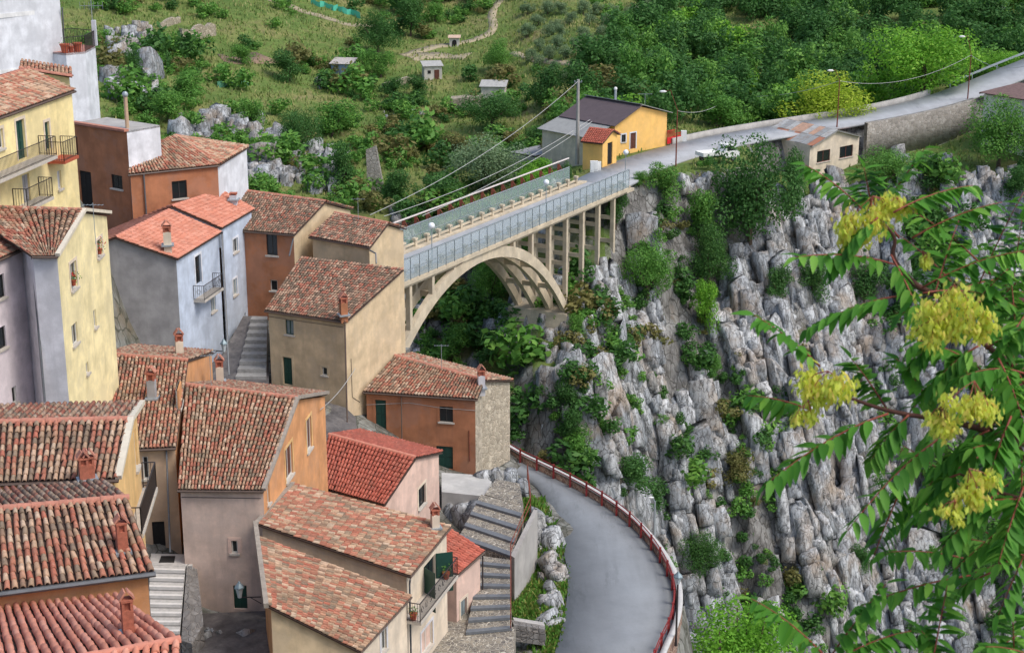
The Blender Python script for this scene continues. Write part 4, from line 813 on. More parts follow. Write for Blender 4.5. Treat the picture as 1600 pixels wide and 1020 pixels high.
mb = MB(); mb.prism([PZ(560,1075,4.25), PZ(800,1050,4.25), PZ(806,980,4.3), PZ(735,960,4.3), PZ(690,915,4.3)], (0,0,-2.5)); mb.build('landing', M_cob, stA)
rw = thing('retaining_wall', PZ(800,880,2.6), 'grey concrete retaining wall at the turn of the cobbled stairs', 'wall'); mb = MB()
mb.hexa([PZ(798,872,5.3)-Z*4, PZ(834,800,5.85)-Z*4, PZ(840,804,5.85)-Z*4, PZ(804,878,5.3)-Z*4], [PZ(798,872,5.3)+Z*.2, PZ(834,800,5.85)+Z*.2, PZ(840,802,5.85)+Z*.2, PZ(804,876,5.3)+Z*.2]); mb.build('wall', M_greyc, rw)
tp = thing('terrace', PZ(715,760,3.5), 'pale concrete terrace before the lower green door of the rust brown house', 'terrace'); mb = MB(); mb.prism([PZ(690,768,5.3), PZ(757,775,5.3), PZ(768,752,5.3), PZ(752,742,5.3), PZ(690,738,5.3)], (0,0,-2.2)); mb.build('slab', plaster('pale_concrete', (184,182,176), .14, .5), tp)
hr = thing('handrail', PZ(800,870,4.4), 'rusty iron handrail along the cobbled stairs', 'handrail'); pts = [PZ(798,985,4.3), PZ(798,930,4.9), PZ(798,874,5.4), PZ(829,800,5.9), PZ(824,750,5.95)]
for p in pts: mb = MB(); mb.tube([p, p+Z*1.05], .035, 6); mb.build('post', M_rust, hr)
for z in (.55, 1.03): mb = MB(); mb.tube([p+Z*z for p in pts], .028, 6); mb.build('rail', M_rust, hr)
bw = thing('block_wall', PZ(832,1000,2.6), 'low wall of squared grey stone blocks at the foot of the grassy bank', 'wall')
b0, b1 = PZ(801,998,3.2), PZ(852,1006,2.7); dv = (b1-b0); 
for r_ in range(3):
    k = 5
    for i in range(k):
        a = b0+dv*((i+(.12 if r_ % 2 else 0))/k*.97); mb = MB(); cpt = a+dv/k*.47+Z*(.2+r_*.34); mb.box(cpt+Vector((0, random.uniform(-.03,.03), 0)), dv/k*.46, Vector((-dv.y, dv.x, 0)).normalized()*.3, Z*.155); mb.build('block', M_block, bw)
mb = MB(); mb.box(b0+dv*.5+Z*.5+Vector((.0,.35,0)), dv*.47, Vector((-dv.y, dv.x, 0)).normalized()*.2, Z*.55); mb.build('backing', M_greyc, bw)
# lamps on walls and road
def wall_lantern(p, d, label):
    p = Vector(p); d = Vector(d); t = thing('wall_lantern', p, label, 'lantern'); mb = MB(); mb.tube([p, p+d*.6, p+d*1.0], [.03, .03, .025], 6); mb.tube([p-Z*.35, p+d*.5-Z*.02], .02, 5); mb.build('bracket', M_iron, t); c = p+d*1.0
    mb = MB(); mb.tube([c+Z*.0, c+Z*.12, c+Z*.5], [.1, .12, .2], 6); mb.build('glass', plain('lantern_glass', (190,198,200), .2, bmp=0), t); mb = MB(); mb.tube([c+Z*.5, c+Z*.56, c+Z*.72, c+Z*.84], [.26, .24, .1, .03], 6); mb.build('hood', plain('lantern_hood', (120,136,142), .5, .3), t)
pA = PZ(398,935,9.0); wall_lantern(PZ(408,932,10.55), (-1,-.05,0), 'grey street lantern on a bracket above the dark green courtyard door'); wall_lantern(PZ(329,547,14.0), (.9,-.25,0), 'street lantern on a scrolled bracket at the corner of the blue house'); wall_lantern(PZ(190,300,20.5), (-.6,-.5,0), 'old street lantern on the terracotta wall behind the yellow house')
def post_lamp(p, h, arm, label, mat, head=.28, cat='street lamp'):
    p = Vector(p); arm = Vector(arm); t = thing('street_lamp', p, label, cat); mb = MB(); mb.tube([p-Z*.3, p+Z*h], [.09, .06], 8); mb.build('post', mat, t); mb = MB(); mb.tube([p+Z*(h-.1), p+Z*(h+arm.z*.6)+arm*.5*Vector((1,1,0)).length/1.414, p+Z*h+arm], .035, 6); mb.build('arm', mat, t); c = p+Z*h+arm
    mb = MB(); mb.sphere(c, head, 10, 6, (1.6, .8, .5)); mb.build('lamp_head', M_white, t, smooth=True)
post_lamp(PZ(1056,258,8.0), 6.6, (-1.7,.3,2.0), 'street lamp on a rust coloured post at the bend beyond the bridge', M_rust); edge = lambda px, off: min(offs(rf, off), key=lambda p: abs(800+F*p.x/((p-CAMP).dot(Vector((0, CT, -ST))))-px))
post_lamp(edge(1306,-3.0), 6.2, (-1.2,.2,1.1), 'street lamp on a rust coloured post behind the tin roofed shed', M_rust); post_lamp(edge(1510,-3.0), 6.0, (-1.3,.3,2.2), 'street lamp on a rust coloured post beside the white house on the right', M_rust)
post_lamp(PZ(1022,828,2.7), 2.0, (-.25,.0,.25), 'slim pale lamp post at the outer edge of the gorge road', M_galv, .12)
lp = PZ(1056,1008,2.7); t = thing('lantern_post', lp, 'dark lantern on a tall black post beside the gorge road parapet', 'street lamp'); mb = MB(); mb.tube([lp, lp+Z*.5, lp+Z*3.7], [.09, .06, .045], 8); mb.build('post', M_iron, t); mb = MB(); c = lp+Z*3.7; mb.tube([c, c+Z*.1, c+Z*.4], [.1, .13, .22], 6); mb.build('glass', MATS['lantern_glass'], t); mb = MB(); mb.tube([c+Z*.4, c+Z*.46, c+Z*.62, c+Z*.72], [.28, .26, .1, .03], 6); mb.build('hood', MATS['lantern_hood'], t)
# poles and cables
def pole(p, h, r, label, mat):
    p = Vector(p); t = thing('utility_pole', p, label, 'pole'); mb = MB(); mb.tube([p-Z*.4, p+Z*h], [r*1.25, r*.8], 8); mb.build('shaft', mat, t); mb = MB(); mb.bar(p+Z*(h-.3)-Vector((.45,0,0)), p+Z*(h-.3)+Vector((.45,0,0)), .07)
    for x in (-.4, 0, .4): mb.sphere(p+Z*(h-.18)+Vector((x,0,0)), .07, 6, 4)
    mb.build('insulators', M_galv, t, kind='stuff'); return p+Z*(h-.2)
topA = pole(PZ(902,252,8.0), 9.7, .2, 'tall concrete utility pole beside the yellow house at the bridge', M_greyc)
topB = pole(on_land(1141,178), 3.4, .08, 'thin grey pole in the bushes left of the pale green tree', M_greyc); topC = pole(on_land(1240,188), 3.4, .08, 'thin grey pole behind the tin roofed shed', M_greyc); topD = pole(on_land(1563,50), 4.2, .09, 'thin pole among trees at the upper right corner', M_greyc)
def cable(a, c, sag, label, r=.028):
    a, c = Vector(a), Vector(c); mb = MB(); mb.tube([lerp(a, c, i/16)-Z*sag*4*(i/16)*(1-i/16) for i in range(17)], r, 5); tag(mb.build('cable', M_wire), label, 'cable')
cable(topA, PZ(578,336,14.0), 1.2, 'uppermost white cable sloping from the tall pole to the village'); cable(PZ(922,187,12.0), PZ(600,338,13.0), 1.0, 'white cable above the bridge pipe, middle of three', .03); cable(PZ(925,190,11.6), PZ(660,337,11.5), .7, 'lowest white cable above the bridge fence', .03)
lampA = PZ(1056,258,8.0)+Z*6.4; lampB = edge(1306,-3.0)+Z*6.0; lampC = edge(1510,-3.0)+Z*5.8
cable(lampA, topB-Z*.6, 1.0, 'cable sagging from the bend lamp to the thin pole'); cable(topB-Z*.6, lampB, .8, 'cable running up to the lamp behind the tin roofed shed'); cable(lampB, lampC, 1.6, 'cable hanging in front of the bright green walnut tree'); cable(lampC, PZ(1600,104,17), .8, 'cable leaving the frame at the right above the road')
# ------------------------------------------------------------------ houses beyond the bridge
Cf = plaster('wall_farm_yellow', (238,190,112), .08, .25); M_slate = plain('brown_bitumen_roof', (88,76,78), .8, var=.15, scale=1.2, bmp=.2); M_sheet = plain('grey_sheet_roof', (146,146,142), .8, var=.15, scale=1.5)
h19 = thing('house', PZ(985,240,8), 'ochre yellow house with dark two-pitch roof beyond the bridge', 'house')
wl, wr = PZ(960,240,8.0), PZ(1041,226,8.0); nb = Vector((-(wr-wl).y, (wr-wl).x, 0)).normalized()
apx_t = .5; zL, zA, zR = 11.5, 13.3, 12.0; bl, br = wl+nb*9, wr+nb*9
wall(h19, wl, wr, 6.5, [(0, zL), (.47, zA), (1, zR)], Cf, [('win', 971,211, 977.5,222, dict(trim=C['snow'], frame=M_framed)), ('door', 985,208.5, 993,232, dict(mat=M_brown, trim=C['snow']))])
wall(h19, wr, br, 6.5, [(0, zR), (1, zR)], Cf); wall(h19, br, bl, 6.5, [(0, zR), (.53, zA), (1, zL)], Cf); wall(h19, bl, wl, 6.5, [(0, zL), (1, zL)], Cf)
ap = lerp(wl, wr, .47); up = lambda p, z: Vector((p.x, p.y, z)); ov = (wr-wl).normalized()*.5; fo = -nb*.5
slab(h19, [up(wl-ov, zL-.15)+fo, up(ap, zA+.12)+fo, up(ap, zA+.12)+nb*9.4, up(wl-ov, zL-.15)+nb*9.4], mat=M_slate, drop=-.15); slab(h19, [up(ap, zA+.3)+fo-ov, up(wr+ov, zR-.1)+fo, up(wr+ov, zR-.1)+nb*9.4, up(ap, zA+.3)+nb*9.4-ov], mat=M_sheet, drop=-.15)
mb = MB(); p = up(lerp(ap, wr, .35), 13)+nb*6; mb.tube([p, p+Z*1.5], .16, 8); f_ = mb.build('flue', M_galv, h19); mb = MB(); mb.sphere(p+Z*1.65, .22); mb.build('flue_cowl', M_white, f_)
mb = MB(); p = up(lerp(ap, wr, .6), 12.6)+nb*2; mb.tube([p, p+Z*1.8], .025, 5); mb.bar(p+Z*1.7-Vector((.9,0,0)), p+Z*1.7+Vector((.9,0,0)), .03)
for i in range(5): mb.bar(p+Z*1.7+Vector((-.8+.4*i,-.3,0)), p+Z*1.7+Vector((-.8+.4*i,.3,0)), .02)
mb.build('antenna', M_galv, h19)
sh = thing('outbuilding', PZ(885,215,8), 'grey sheet roofed outbuilding joined to the yellow house', 'outbuilding'); s0 = wl+Vector((-.7,.4,0)); s1 = wl+nb*8.5+Vector((-.7,.4,0)); s2 = s1-(wr-wl).normalized()*3.2; s3 = s0-(wr-wl).normalized()*3.2
for a, c in ((s3, s0), (s0, s1), (s1, s2), (s2, s3)): wall(sh, a, c, 5, [(0, 10.2), (1, 10.2)], C['cream'])
slab(sh, [up(s3, 10.1)-nb*.4-ov, up(s0, 11.2)-nb*.4, up(s1, 11.2)+nb*.4, up(s2, 10.1)+nb*.4-ov], mat=M_sheet, drop=-.2)
ks = thing('meter_shed', PZ(950,258,8), 'small yellow kiosk with red tile roof and black slatted door at the bridge end', 'kiosk'); k0, k1 = PZ(941,262,8), PZ(963,254,8); kn = Vector((-(k1-k0).y, (k1-k0).x, 0)).normalized()*2.6; k0b, k1b = k0+kn, k1+kn
wall(ks, k0, k1, 7, [(0, 11.0), (.6, 12.0), (1, 11.5)], Cf, [('door', 949.5,224, 956.5,256, dict(mat=M_dark))]); wall(ks, k1, k1b, 7, [(0, 11.5), (1, 11.5)], Cf); wall(ks, k0b, k0, 7, [(0, 11.0), (1, 11.0)], Cf); wall(ks, k1b, k0b, 7, [(0, 11.5), (.4, 12.0), (1, 11.0)], Cf)
km = lerp(k0, k1, .6); q = [up(k0, 10.9)+(k0-k1)*.18-kn*.12, up(km, 12.1)-kn*.12, up(km, 12.1)+kn*1.12, up(k0, 10.9)+(k0-k1)*.18+kn]
r_ = slab(ks, q); tiles(r_, q[3], q[0], q[1], q[2], 'red', .26, .4); q = [up(k1, 11.3)+(k1-k0)*.15-kn*.12, up(k1, 11.3)+(k1-k0)*.15+kn*1.12, up(km, 12.1)+kn*1.12, up(km, 12.1)-kn*.12]; r_ = slab(ks, q); tiles(r_, q[0], q[1], q[2], q[3], 'red', .26, .4)
for i, (x, y) in enumerate(((925, 263), (931, 261), (936, 260))): p = PZ(x, y+6, 8.0); mb = MB(); mb.abox(p.x-.22, p.x+.22, p.y-.2, p.y+.2, p.z, p.z+1.3-.15*i); mb.abox(p.x-.18, p.x+.18, p.y-.225, p.y-.201, p.z+.2, p.z+1.1-.15*i); tag(mb.build('utility_cabinet', M_white), ('tallest white utility cabinet beside the bridge fence end', 'middle white utility cabinet beside the bridge fence end', 'lowest white utility cabinet next to the yellow kiosk')[i], 'cabinet', 'utility cabinets at the bridge end')
rc = thing('concrete_ruin', PZ(860,262,4), 'roofless grey concrete shell left of the yellow kiosk', 'ruin'); u0 = PZ(836,262,5.5); u1 = PZ(905,245,5.5); un = Vector((-(u1-u0).y, (u1-u0).x, 0)).normalized()*4
for a, c in ((u0, u1), (u1, u1+un), (u1+un, u0+un), (u0+un, u0)): wall(rc, a, c, 1, [(0, 6.8), (1, 6.8)], M_greyc, [('dark', 846,246, 868,258, dict(frame=M_greyc, sill=False))] if a is u0 else ())
slab(rc, [up(u0, 6.92), up(u1, 6.92), up(u1+un, 6.92), up(u0+un, 6.92)], mat=C['grey'], drop=-.1)
gt = thing('gate', PZ(1052,224,8.2), 'bright red metal gate beside the yellow house', 'gate'); M_red = plain('red_gate_paint', (200,32,38), .5)
g0, g1 = PZ(1042,226,8.05), PZ(1066,221,8.05)
for k in range(2):
    a, c = lerp(g0, g1, k*.5+.01), lerp(g0, g1, k*.5+.49); mb = MB(); mb.bar(a+Z*.45, c+Z*.45, .06, .8); mb.build('leaf_panel', M_red, gt); mb = MB()
    for t_ in np.linspace(0, 1, 8): mb.bar(lerp(a, c, t_)+Z*.8, lerp(a, c, t_)+Z*(1.7-.5*k), .06)
    mb.bar(a+Z*(1.7-.5*k), c+Z*(1.7-.5*k), .06); mb.build('bars', M_red, gt)
mb = MB(); p = PZ(1068,221,8.05); mb.abox(p.x-.35, p.x+.35, p.y-.3, p.y+.3, p.z-.3, p.z+1.35); tag(mb.build('gate_pillar', M_white), 'white gate pillar beside the red gate', 'pillar')
# tin roofed shed
h20 = thing('shed', PZ(1295,280,3), 'long pale shed with rusty patched tin roof above the cliff', 'shed')
w0, w1 = PZ(1266,226,8.0), PZ(1343,210,8.1); w1.z = 8.1; n20 = Vector((-(w1-w0).y, (w1-w0).x, 0)).normalized(); rv = (PZ(1222,188,9.4)-PZ(1306,206,9.4)); rv.z = 0; rv = rv.normalized()*9.5
wall(h20, w0, w1, -1, [(0, 7.9), (.5, 9.25), (1, 8.0)], C['cream'], [('win', 1277,237, 1296.5,251, dict(frame=M_rust)), ('win', 1312.5,230, 1332,244, dict(frame=M_rust))])
wall(h20, w1, w1+rv, -1, [(0, 8), (1, 8)], C['cream']); wall(h20, w1+rv, w0+rv, -1, [(0, 8), (.5, 9.25), (1, 7.9)], C['cream']); wall(h20, w0+rv, w0, -1, [(0, 7.9), (1, 7.9)], C['cream'], [])
rm = lerp(w0, w1, .5); m_tin, n_, b__, N__, l__ = newmat('rusty_tin'); tt = tcval(n_, l__); cl = ramp(n_, l__, tt, [(0, s2l((172,112,82))), (.3, s2l((190,150,124))), (.45, s2l((150,152,150))), (.7, s2l((176,176,172))), (.85, s2l((142,92,70)))], 'CONSTANT'); cl = mix(n_, l__, ramp(n_, l__, nz(n_, l__, 1.5, 7, None, .75), [(.45, (0,0,0)), (.65, (.7,)*3)]), cl, s2l((128,110,96))); l__(cl, b__.inputs['Base Color']); b__.inputs['Roughness'].default_value = .7
for (e0, e1, zA_, zB_, nm) in ((w0, rm, 7.85, 9.3, 'roof'), (rm, w1, 9.3, 7.95, 'roof')):
    a = up(e0, zA_)-n20*.0; c = up(e1, zB_); r_ = slab(h20, [a-rv.normalized()*.4, c-rv.normalized()*.4, c+rv*1.02, a+rv*1.02], mat=M_sheet, drop=.05, th=.1)
    for i in range(9):
        for j in range(2):
            p = lerp(a, c, j*.5+.01); q_ = lerp(a, c, j*.5+.5); s_ = -rv.normalized()*.4+rv*(1.06*i/9); e_ = -rv.normalized()*.4+rv*(1.06*(i+.98)/9); mb = MB(); zz = Z*(.03+.02*((i+j) % 3)); mb.hexa([p+s_+zz-Z*.02, q_+s_+zz-Z*.02, q_+e_+zz-Z*.02, p+e_+zz-Z*.02], [p+s_+zz, q_+s_+zz, q_+e_+zz, p+e_+zz]); mb.build('tin_sheet', m_tin, r_)
# white house at the right edge
h21 = thing('house', PZ(1570,200,8), 'cream white house with low brown roof at the right edge', 'house'); a = PZ(1538,146,13.3); c = PZ(1700,172,13.3); nb21 = Vector((-(c-a).y, (c-a).x, 0)).normalized()*7
for p, q_, ops in ((a, c, [('win', 1583,188, 1592,200, dict(frame=M_framed))]), (c, c+nb21, ()), (c+nb21, a+nb21, ()), (a+nb21, a, ())): wall(h21, p, q_, 3, [(0, 13.2), (1, 13.2)], plaster('wall_pale', (226,220,206)), ops)
rt_ = (a+c+nb21)/2+nb21*.0+Z*1.6; e1, e2, e3, e4 = a+(a-c).normalized()*.5-nb21*.06, c-nb21*.06, c+nb21*1.06, a+nb21*1.06+(a-c).normalized()*.5; m1 = lerp(e1, e4, .5)+Z*1.3+(c-a).normalized()*3; m2 = lerp(e2, e3, .5)+Z*1.3
slab(h21, [e1, e2, m2, m1], mat=plain('brown_tile_roof', (120,96,90), .9, var=.3, scale=3), drop=-.12); slab(h21, [e3, e4, m1, m2], mat=MATS['brown_tile_roof'], drop=-.12); mb = MB(); mb.prism([e4, e1, m1], (0,0,-.12)); mb.build('roof', MATS['brown_tile_roof'], h21)
# pickup
tk0 = PZ(1121,252,8.12); tdir = Vector((.9,.45,0)).normalized(); tn = Vector((-tdir.y, tdir.x, 0)); trk = thing('flatbed_truck', tk0, 'small white flatbed truck parked at the bend, half hidden by the dark tree', 'truck'); T = lambda s, o, z: tk0+tdir*s+tn*o+Z*z
mb = MB(); mb.hexa([T(-2.6,-.9,.85), T(.4,-.9,.85), T(.4,.9,.85), T(-2.6,.9,.85)], [T(-2.6,-.9,.97), T(.4,-.9,.97), T(.4,.9,.97), T(-2.6,.9,.97)]); mb.build('flatbed', M_white, trk)
for o0, o1, s0_, s1_ in ((-.9,-.84,-2.6,.4), (.84,.9,-2.6,.4), (-.84,.84,-2.6,-2.54)): mb = MB(); mb.hexa([T(s0_,o0,.972), T(s1_,o0,.972), T(s1_,o1,.972), T(s0_,o1,.972)], [T(s0_,o0,1.3), T(s1_,o0,1.3), T(s1_,o1,1.3), T(s0_,o1,1.3)]); mb.build('drop_side', M_white, trk)
prof = [(.5,.5), (2.5,.5), (2.55,1.05), (2.25,1.25), (1.75,1.95), (.65,1.98), (.5,1.2)]; mb = MB(); mb.prism([T(s, -.85, z) for s, z in prof], tn*1.7); mb.build('cab', M_white, trk)
for o_ in (-.86, .84): mb = MB(); mb.prism([T(s, o_, z) for s, z in ((.75,1.3), (2.05,1.3), (1.68,1.85), (.75,1.87))], tn*.02); mb.build('side_window', M_glass, trk)
mb = MB(); q = [T(2.27,-.7,1.28), T(2.27,.7,1.28), T(1.8,.66,1.92), T(1.8,-.66,1.92)]; mb.prism(q, tdir*.02+Z*.02); mb.build('windscreen', M_glass, trk); mb = MB(); mb.box(T(0,0,.62), tdir*2.4, tn*.35, Z*.1); mb.build('chassis', M_iron, trk)
for s in (-1.7, 1.7):
    for o_ in (-.75, .75): mb = MB(); mb.tube([T(s, o_-.1, .33), T(s, o_+.1, .33)], .33, 14); w_ = mb.build('wheel', M_dark, trk); mb = MB(); mb.tube([T(s, o_-.11, .33), T(s, o_+.11, .33)], .17, 10); mb.build('rim', M_galv, w_)
for o_ in (-.6, .6): mb = MB(); mb.sphere(T(2.55, o_, .8), .12, 8, 5); mb.build('headlight', M_glassl, trk)
# ------------------------------------------------------------------ huts and ruins on the hillside
def hut(px, py, w, d, h, rise, wallm, roofm, label, rot=0., door=True, name='hut', cat='hut', flatroof=False):
    p = on_land(px, py); t = thing(name, p, label, cat); x = Vector((math.cos(rot), math.sin(rot), 0)); y = Vector((-x.y, x.x, 0)); c = [p-x*w/2, p+x*w/2, p+x*w/2+y*d, p-x*w/2+y*d]
    for i in range(4):
        a, e = c[i], c[(i+1) % 4]; za = p.z+h+(rise if i in (2,) or (i in (1, 3)) else 0); tops = {0: [(0, p.z+h), (1, p.z+h)], 1: [(0, p.z+h), (1, p.z+h+rise)], 2: [(0, p.z+h+rise), (1, p.z+h+rise)], 3: [(0, p.z+h+rise), (1, p.z+h)]}[i]; wall(t, a, e, p.z-.8, tops, wallm)
    o = .25; slab(t, [Vector((*(c[0]-x*o-y*o).xy, p.z+h)), Vector((*(c[1]+x*o-y*o).xy, p.z+h)), Vector((*(c[2]+x*o+y*o).xy, p.z+h+rise)), Vector((*(c[3]-x*o+y*o).xy, p.z+h+rise))], mat=roofm, drop=-.14)
    if door:
        f = p-y*.03; mb = MB(); mb.box(f+x*w*.2+Z*.8, x*.4, y*.03, Z*.8); mb.build('door', M_brown, t); mb = MB(); mb.box(f-x*w*.22+Z*h*.6, x*.25, y*.03, Z*.25); mb.build('window', M_dark, t)
    return t
M_hut = plaster('hut_wall', (196,190,178), .15, .5); M_slab = plain('stone_slab_roof', (168,166,160), .9, var=.25, scale=3, bmp=.4); M_tinb = plain('blue_grey_tin', (132,150,168), .6, .2)
hut(533,119, 3.3, 3.0, 1.7, .6, M_tinb, plain('tin_roof_pale', (176,168,160), .7, var=.25), 'blue grey tin shed with rusty roof on the hillside meadow', -.2, False, 'shed', 'shed'); hut(677,126, 2.9, 2.6, 2.1, .5, M_hut, M_slab, 'pale stone hut with grey slab roof left of the ruined walls', .2); hut(770,157, 3.7, 2.8, 2.0, .6, M_hut, M_slab, 'long low white hut with mottled slab roof right of the ruined walls', -.1, False)
hut(710,74, 1.7, 1.4, 1.5, .3, M_hut, plain('faded_tile', (196,168,146), .9, var=.2), 'small white shrine with arched niche among dark trees', 0, False, 'shrine', 'shrine'); 
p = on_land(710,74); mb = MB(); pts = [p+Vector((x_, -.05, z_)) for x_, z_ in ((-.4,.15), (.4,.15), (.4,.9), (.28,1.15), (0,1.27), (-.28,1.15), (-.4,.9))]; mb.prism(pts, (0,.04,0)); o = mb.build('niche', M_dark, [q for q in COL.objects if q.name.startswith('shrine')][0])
def ruin(px0, py0, px1, py1, h, th, mat, label, name='ruined_wall'):
    a, c = on_land(px0, py0), on_land(px1, py1); t = thing(name, (a+c)/2, label, 'ruin'); k = max(4, int((c-a).length/1.1)); z0 = min(a.z, c.z)-.6; y = Vector((-(c-a).y, (c-a).x, 0)).normalized()*th
    mb = MB(); n0 = 0; tops = [h*random.uniform(.6, 1.05) for _ in range(k+1)]
    for i in range(k+1):
        p = lerp(a, c, i/k); mb.v += [Vector((p.x, p.y, z0)), Vector((p.x+y.x, p.y+y.y, z0)), Vector((p.x+y.x, p.y+y.y, p.z+tops[i])), Vector((p.x, p.y, p.z+tops[i]))]
    for i in range(k):
        for e in range(4): mb.f.append([i*4+e, i*4+(e+1) % 4, i*4+4+(e+1) % 4, i*4+4+e])
    mb.f += [[0, 1, 2, 3], [k*4+3, k*4+2, k*4+1, k*4]]; mb.build('masonry', mat, t); return t
M_ruin = rubble('ruin_stone', (200,188,166), (160,148,128), (140,128,108), 2.6)
ruin(286,70, 338,56, 2.4, .7, M_ruin, 'crumbling pale stone wall of a ruin in the upper left thicket'); ruin(252,46, 283,36, 1.2, .6, M_ruin, 'low broken stone wall above the upper left thicket'); ruin(600,140, 648,132, 1.3, .6, M_ruin, 'low ruined wall with bushes below the stone hut'); ruin(703,178, 752,170, 2.2, 3.0, M_ruin, 'pale ruined building shell below the long white hut')
p = on_land(588,296); t = thing('ruined_pillar', p, 'tall ruined rubble pillar standing in the thicket behind the brown house', 'ruin'); mb = MB(); mb.hexa([p+Vector((-1.0,-.9,-1)), p+Vector((1.1,-.9,-1)), p+Vector((1.1,.9,-1)), p+Vector((-1.0,.9,-1))], [p+Vector((-1.1,-.7,5.0)), p+Vector((.1,-.7,5.5)), p+Vector((.1,.7,5.3)), p+Vector((-1.1,.7,4.8))]); mb.build('masonry', M_retain, t)
ne = [on_land(486+i*7, 6+i*2.0+(i % 3)) for i in range(12)]; nt_ = thing('garden_net', ne[5], 'turquoise plastic net fence along the dirt track at the top', 'net'); M_net = meshmat('turquoise_net', (90, 200, 172), .8)
for a, c in zip(ne[:-1], ne[1:]): mb = MB(); j1_, j2_ = random.uniform(.8, 1.2), random.uniform(.8, 1.2); mb.hexa([a-Z*.1, c-Z*.1, c+Vector((0,.04,-.1)), a+Vector((0,.04,-.1))], [a+Z*j1_, c+Z*j2_, c+Vector((0,.04,j2_)), a+Vector((0,.04,j1_))]); mb.build('net_panel', M_net, nt_)
n2 = [on_land(340+i*7, 138-i*.3) for i in range(8)]; t = thing('garden_net', n2[3], 'green net fence round the vegetable patch at upper left', 'net'); M_netg = meshmat('green_net', (96, 156, 128), .65)
for a, c in zip(n2[:-1], n2[1:]): mb = MB(); mb.hexa([a-Z*.1, c-Z*.1, c+Vector((0,.04,-.1)), a+Vector((0,.04,-.1))], [a+Z*.9, c+Z*.9, c+Vector((0,.04,.9)), a+Vector((0,.04,.9))]); mb.build('net_panel', M_netg, t)
# ------------------------------------------------------------------ flower pots
bz = lambda fr, x, y, off: PPL(x, y, fr[0], fr[2])+fr[2]*off
flowerpot(bz(r5,114.5,446,.02), 'clay pot of red geraniums on the lower window sill of the yellow house', .15, (204,24,36)); flowerpot(bz(r5,155,397,.02), 'clay pot of orange and red flowers on the upper window sill of the yellow house', .15, (206,84,70), spread=.42)
for i, (x, y) in enumerate(((105, 71), (114, 74), (125, 73))): flowerpot(Vector((t0.x, t0.y, t0.z+.02))+(t1-t0)*(.15+.33*i)+bk*.05, ('leftmost clay pot on the white roof terrace', 'small middle clay pot on the white roof terrace', 'rightmost clay pot on the white roof terrace')[i], (.36,.24,.36)[i], (0,0,0), 40, .4)
flowerpot(BA+Vector((-.35,.3,.0)), 'planter at the near end of the long balcony', .2, (0,0,0), 60, .3); flowerpot(lerp(BA, BC, .9)+Vector((-.4,.1,0)), 'leafy pot at the far end of the long balcony', .2, (0,0,0), 60, .35)
flowerpot(bz((eL, None, Vector((0,-1,0))), 262,300,.2) if False else PZ(258,318,19.5), 'bushy potted plant by the window of the terracotta house', .2, (200,60,50), 90, .8)

def run(house, fr, pts, mat, name='facade_cable', r=.016, off=.03):
    mb = MB(); mb.tube([bz(fr, x, y, off) for x, y in pts], r, 5); mb.build(name, mat, house)
run(h11, f11, [(572,632), (640,629), (690,637), (744,641)], M_wire); run(h11, f11, [(733,672), (734,720)], M_rust, 'gas_pipe', .03); run(h10, f10, [(418,494), (480,503), (536,511)], M_iron); run(h10, r10, [(548,560), (550,620), (562,628)], M_iron); run(h13, f13, [(284,776), (350,777), (408,778)], M_iron);   run(h4, (eL, None, Vector((.5,-.86,0))), [(206,290), (206,330)], M_iron) if False else None
cable(bz(r10,553,575,.1), bz(r13,496,640,.15), .25, 'thin pale cable from the beige side wall down to the orange gable', .02)
for hh, p in ((h5, PZ(149,372,26.8)), (h9, PZ(560,345,18.3)), (h13, PZ(330,600,16.9)), (h11, PZ(690,575,10.4))):
    mb = MB(); mb.tube([p-Z*.3, p+Z*1.7], .018, 5); mb.bar(p+Z*1.6-Vector((.5,0,0)), p+Z*1.6+Vector((.5,0,0)), .018)
    for i in range(6): mb.bar(p+Z*1.6+Vector((-.45+.18*i,-.16,0)), p+Z*1.6+Vector((-.45+.18*i,.16,0)), .012)
    mb.build('antenna', M_galv, hh)
